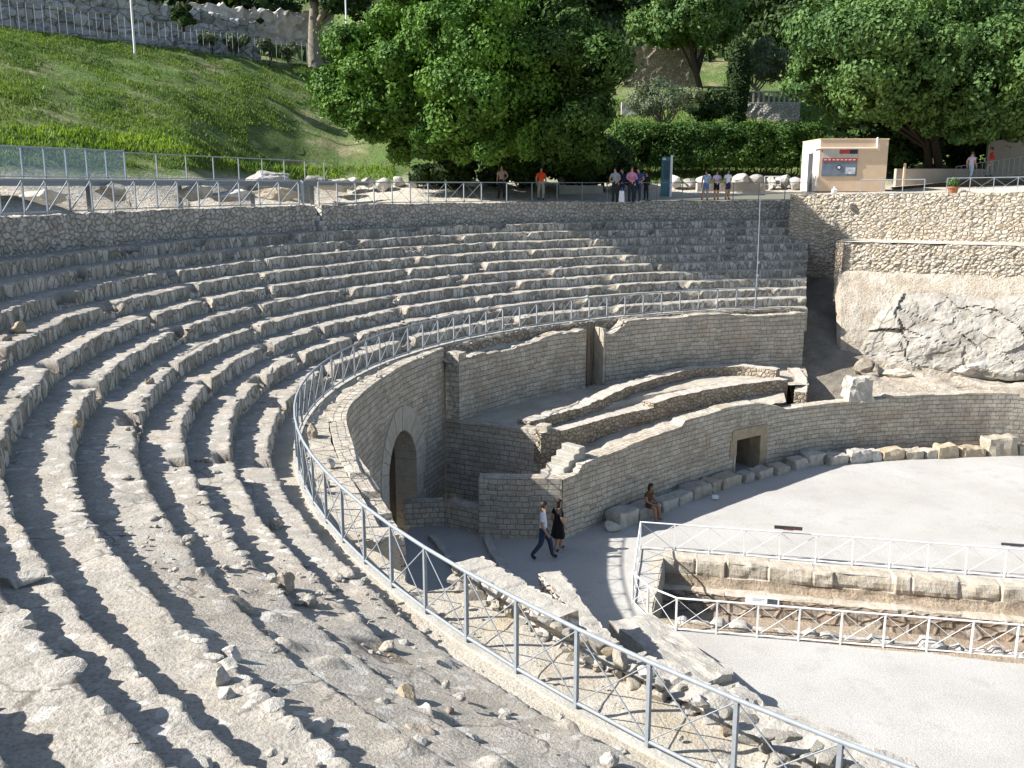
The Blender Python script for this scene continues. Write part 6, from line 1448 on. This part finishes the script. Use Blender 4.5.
person('girl in a sky blue top and blue shorts, left of three on the path', onpath(705.5, 50.5), PI*.85, 1.52, shift, SKYB, cloth('blue_shorts', (.10, .22, .42)), 'short', 'short', long_hair=True, group=g)
person('girl in a white and lilac top and black shorts, middle of three on the path', onpath(716, 50.3), PI*1.05, 1.50, armsx, LILAC, BLACK, 'short', 'short', long_hair=True, group=g)
person('girl in a white top and dark blue shorts, right of three on the path', onpath(727, 50.1), PI*1.15, 1.55, shift, WHITE, NAVY, 'short', 'short', long_hair=True, group=g)
m = MB(); m.box((0, 0, .28), (.30, .10, .56), taper=.8, bev=.03); m.tube([(-.08, 0, .5), (0, 0, .78), (.08, 0, .5)], .012, 5); bx, by, bz_ = onpath(621.5, 48.4); o = m.build('white_bag', WHITE); o.location = (bx, by, bz_ + .02); tag(o, 'tall white carrier bag on the ground beside the grey blue shirt', 'bag')
x, y, z = atY(970, 181, 56.5); person('person in a white and violet shirt and pale jeans walking up the ramp', (x, y, z), -PI*.35, 1.66, walk(.14), LILAC, PALEJ, 'short', hair=HAIRG, group=g)
x, y, z = atY(989.5, 177, 57.5); person('person in a bright red shirt and grey trousers walking up the ramp', (x, y, z), PI*.4, 1.70, walk(.14), RED, BEIGE, 'long', group=g)
P_ = np.array([[(*atY(px, 0, Y)[:2], z) for (Y, z) in ((55.8, atY(px, yy, 56.5)[2] - .02), (58.6, atY(px, yy, 57.5)[2] - .0))] for px, yy in ((905, 187), (935, 184.5), (970, 181), (989, 178.3), (1030, 173), (1100, 164))])
tag(grid('ramp', P_, MAT['dirt'], None, None, True), kind='structure')
# ------------------------------------------------------------------ camera, light, view
cam = bpy.data.cameras.new('camera'); co = bpy.data.objects.new('camera', cam); COL.objects.link(co); scene.camera = co
cam.sensor_width = 36; cam.lens = 36*FPX/1024; cam.clip_start = .1; cam.clip_end = 2000
co.location = (0, 0, CZ); co.rotation_euler = (PI/2 - TH, 0, 0)
EL = math.radians(38); AZ = (1.0, .09)
sun = bpy.data.lights.new('sun', 'SUN'); sun.energy = 5.0; sun.angle = math.radians(.53); sun.color = (1, .975, .94)
so = bpy.data.objects.new('sun', sun); COL.objects.link(so); so.location = (-40, 0, 60)
dvec = Vector((AZ[0]*math.cos(EL), AZ[1]*math.cos(EL), -math.sin(EL))).normalized(); so.rotation_euler = dvec.to_track_quat('-Z', 'Y').to_euler()
w = bpy.data.worlds.new('World'); scene.world = w; w.use_nodes = True; nt = w.node_tree; bg = nt.nodes['Background']
sky = nt.nodes.new('ShaderNodeTexSky'); sky.sky_type = 'NISHITA'; sky.sun_disc = False; sky.sun_elevation = EL; sky.sun_rotation = math.atan2(-dvec.x, -dvec.y)
nt.links.new(sky.outputs[0], bg.inputs[0]); bg.inputs[1].default_value = .083
vs = scene.view_settings; vs.view_transform = 'Standard'; vs.look = 'None'; vs.gamma = 1; vs.exposure = 1.0; vs.use_curve_mapping = False
scene.cycles.max_bounces = 6; scene.cycles.diffuse_bounces = 4; scene.cycles.transparent_max_bounces = 8; scene.cycles.use_denoising = True
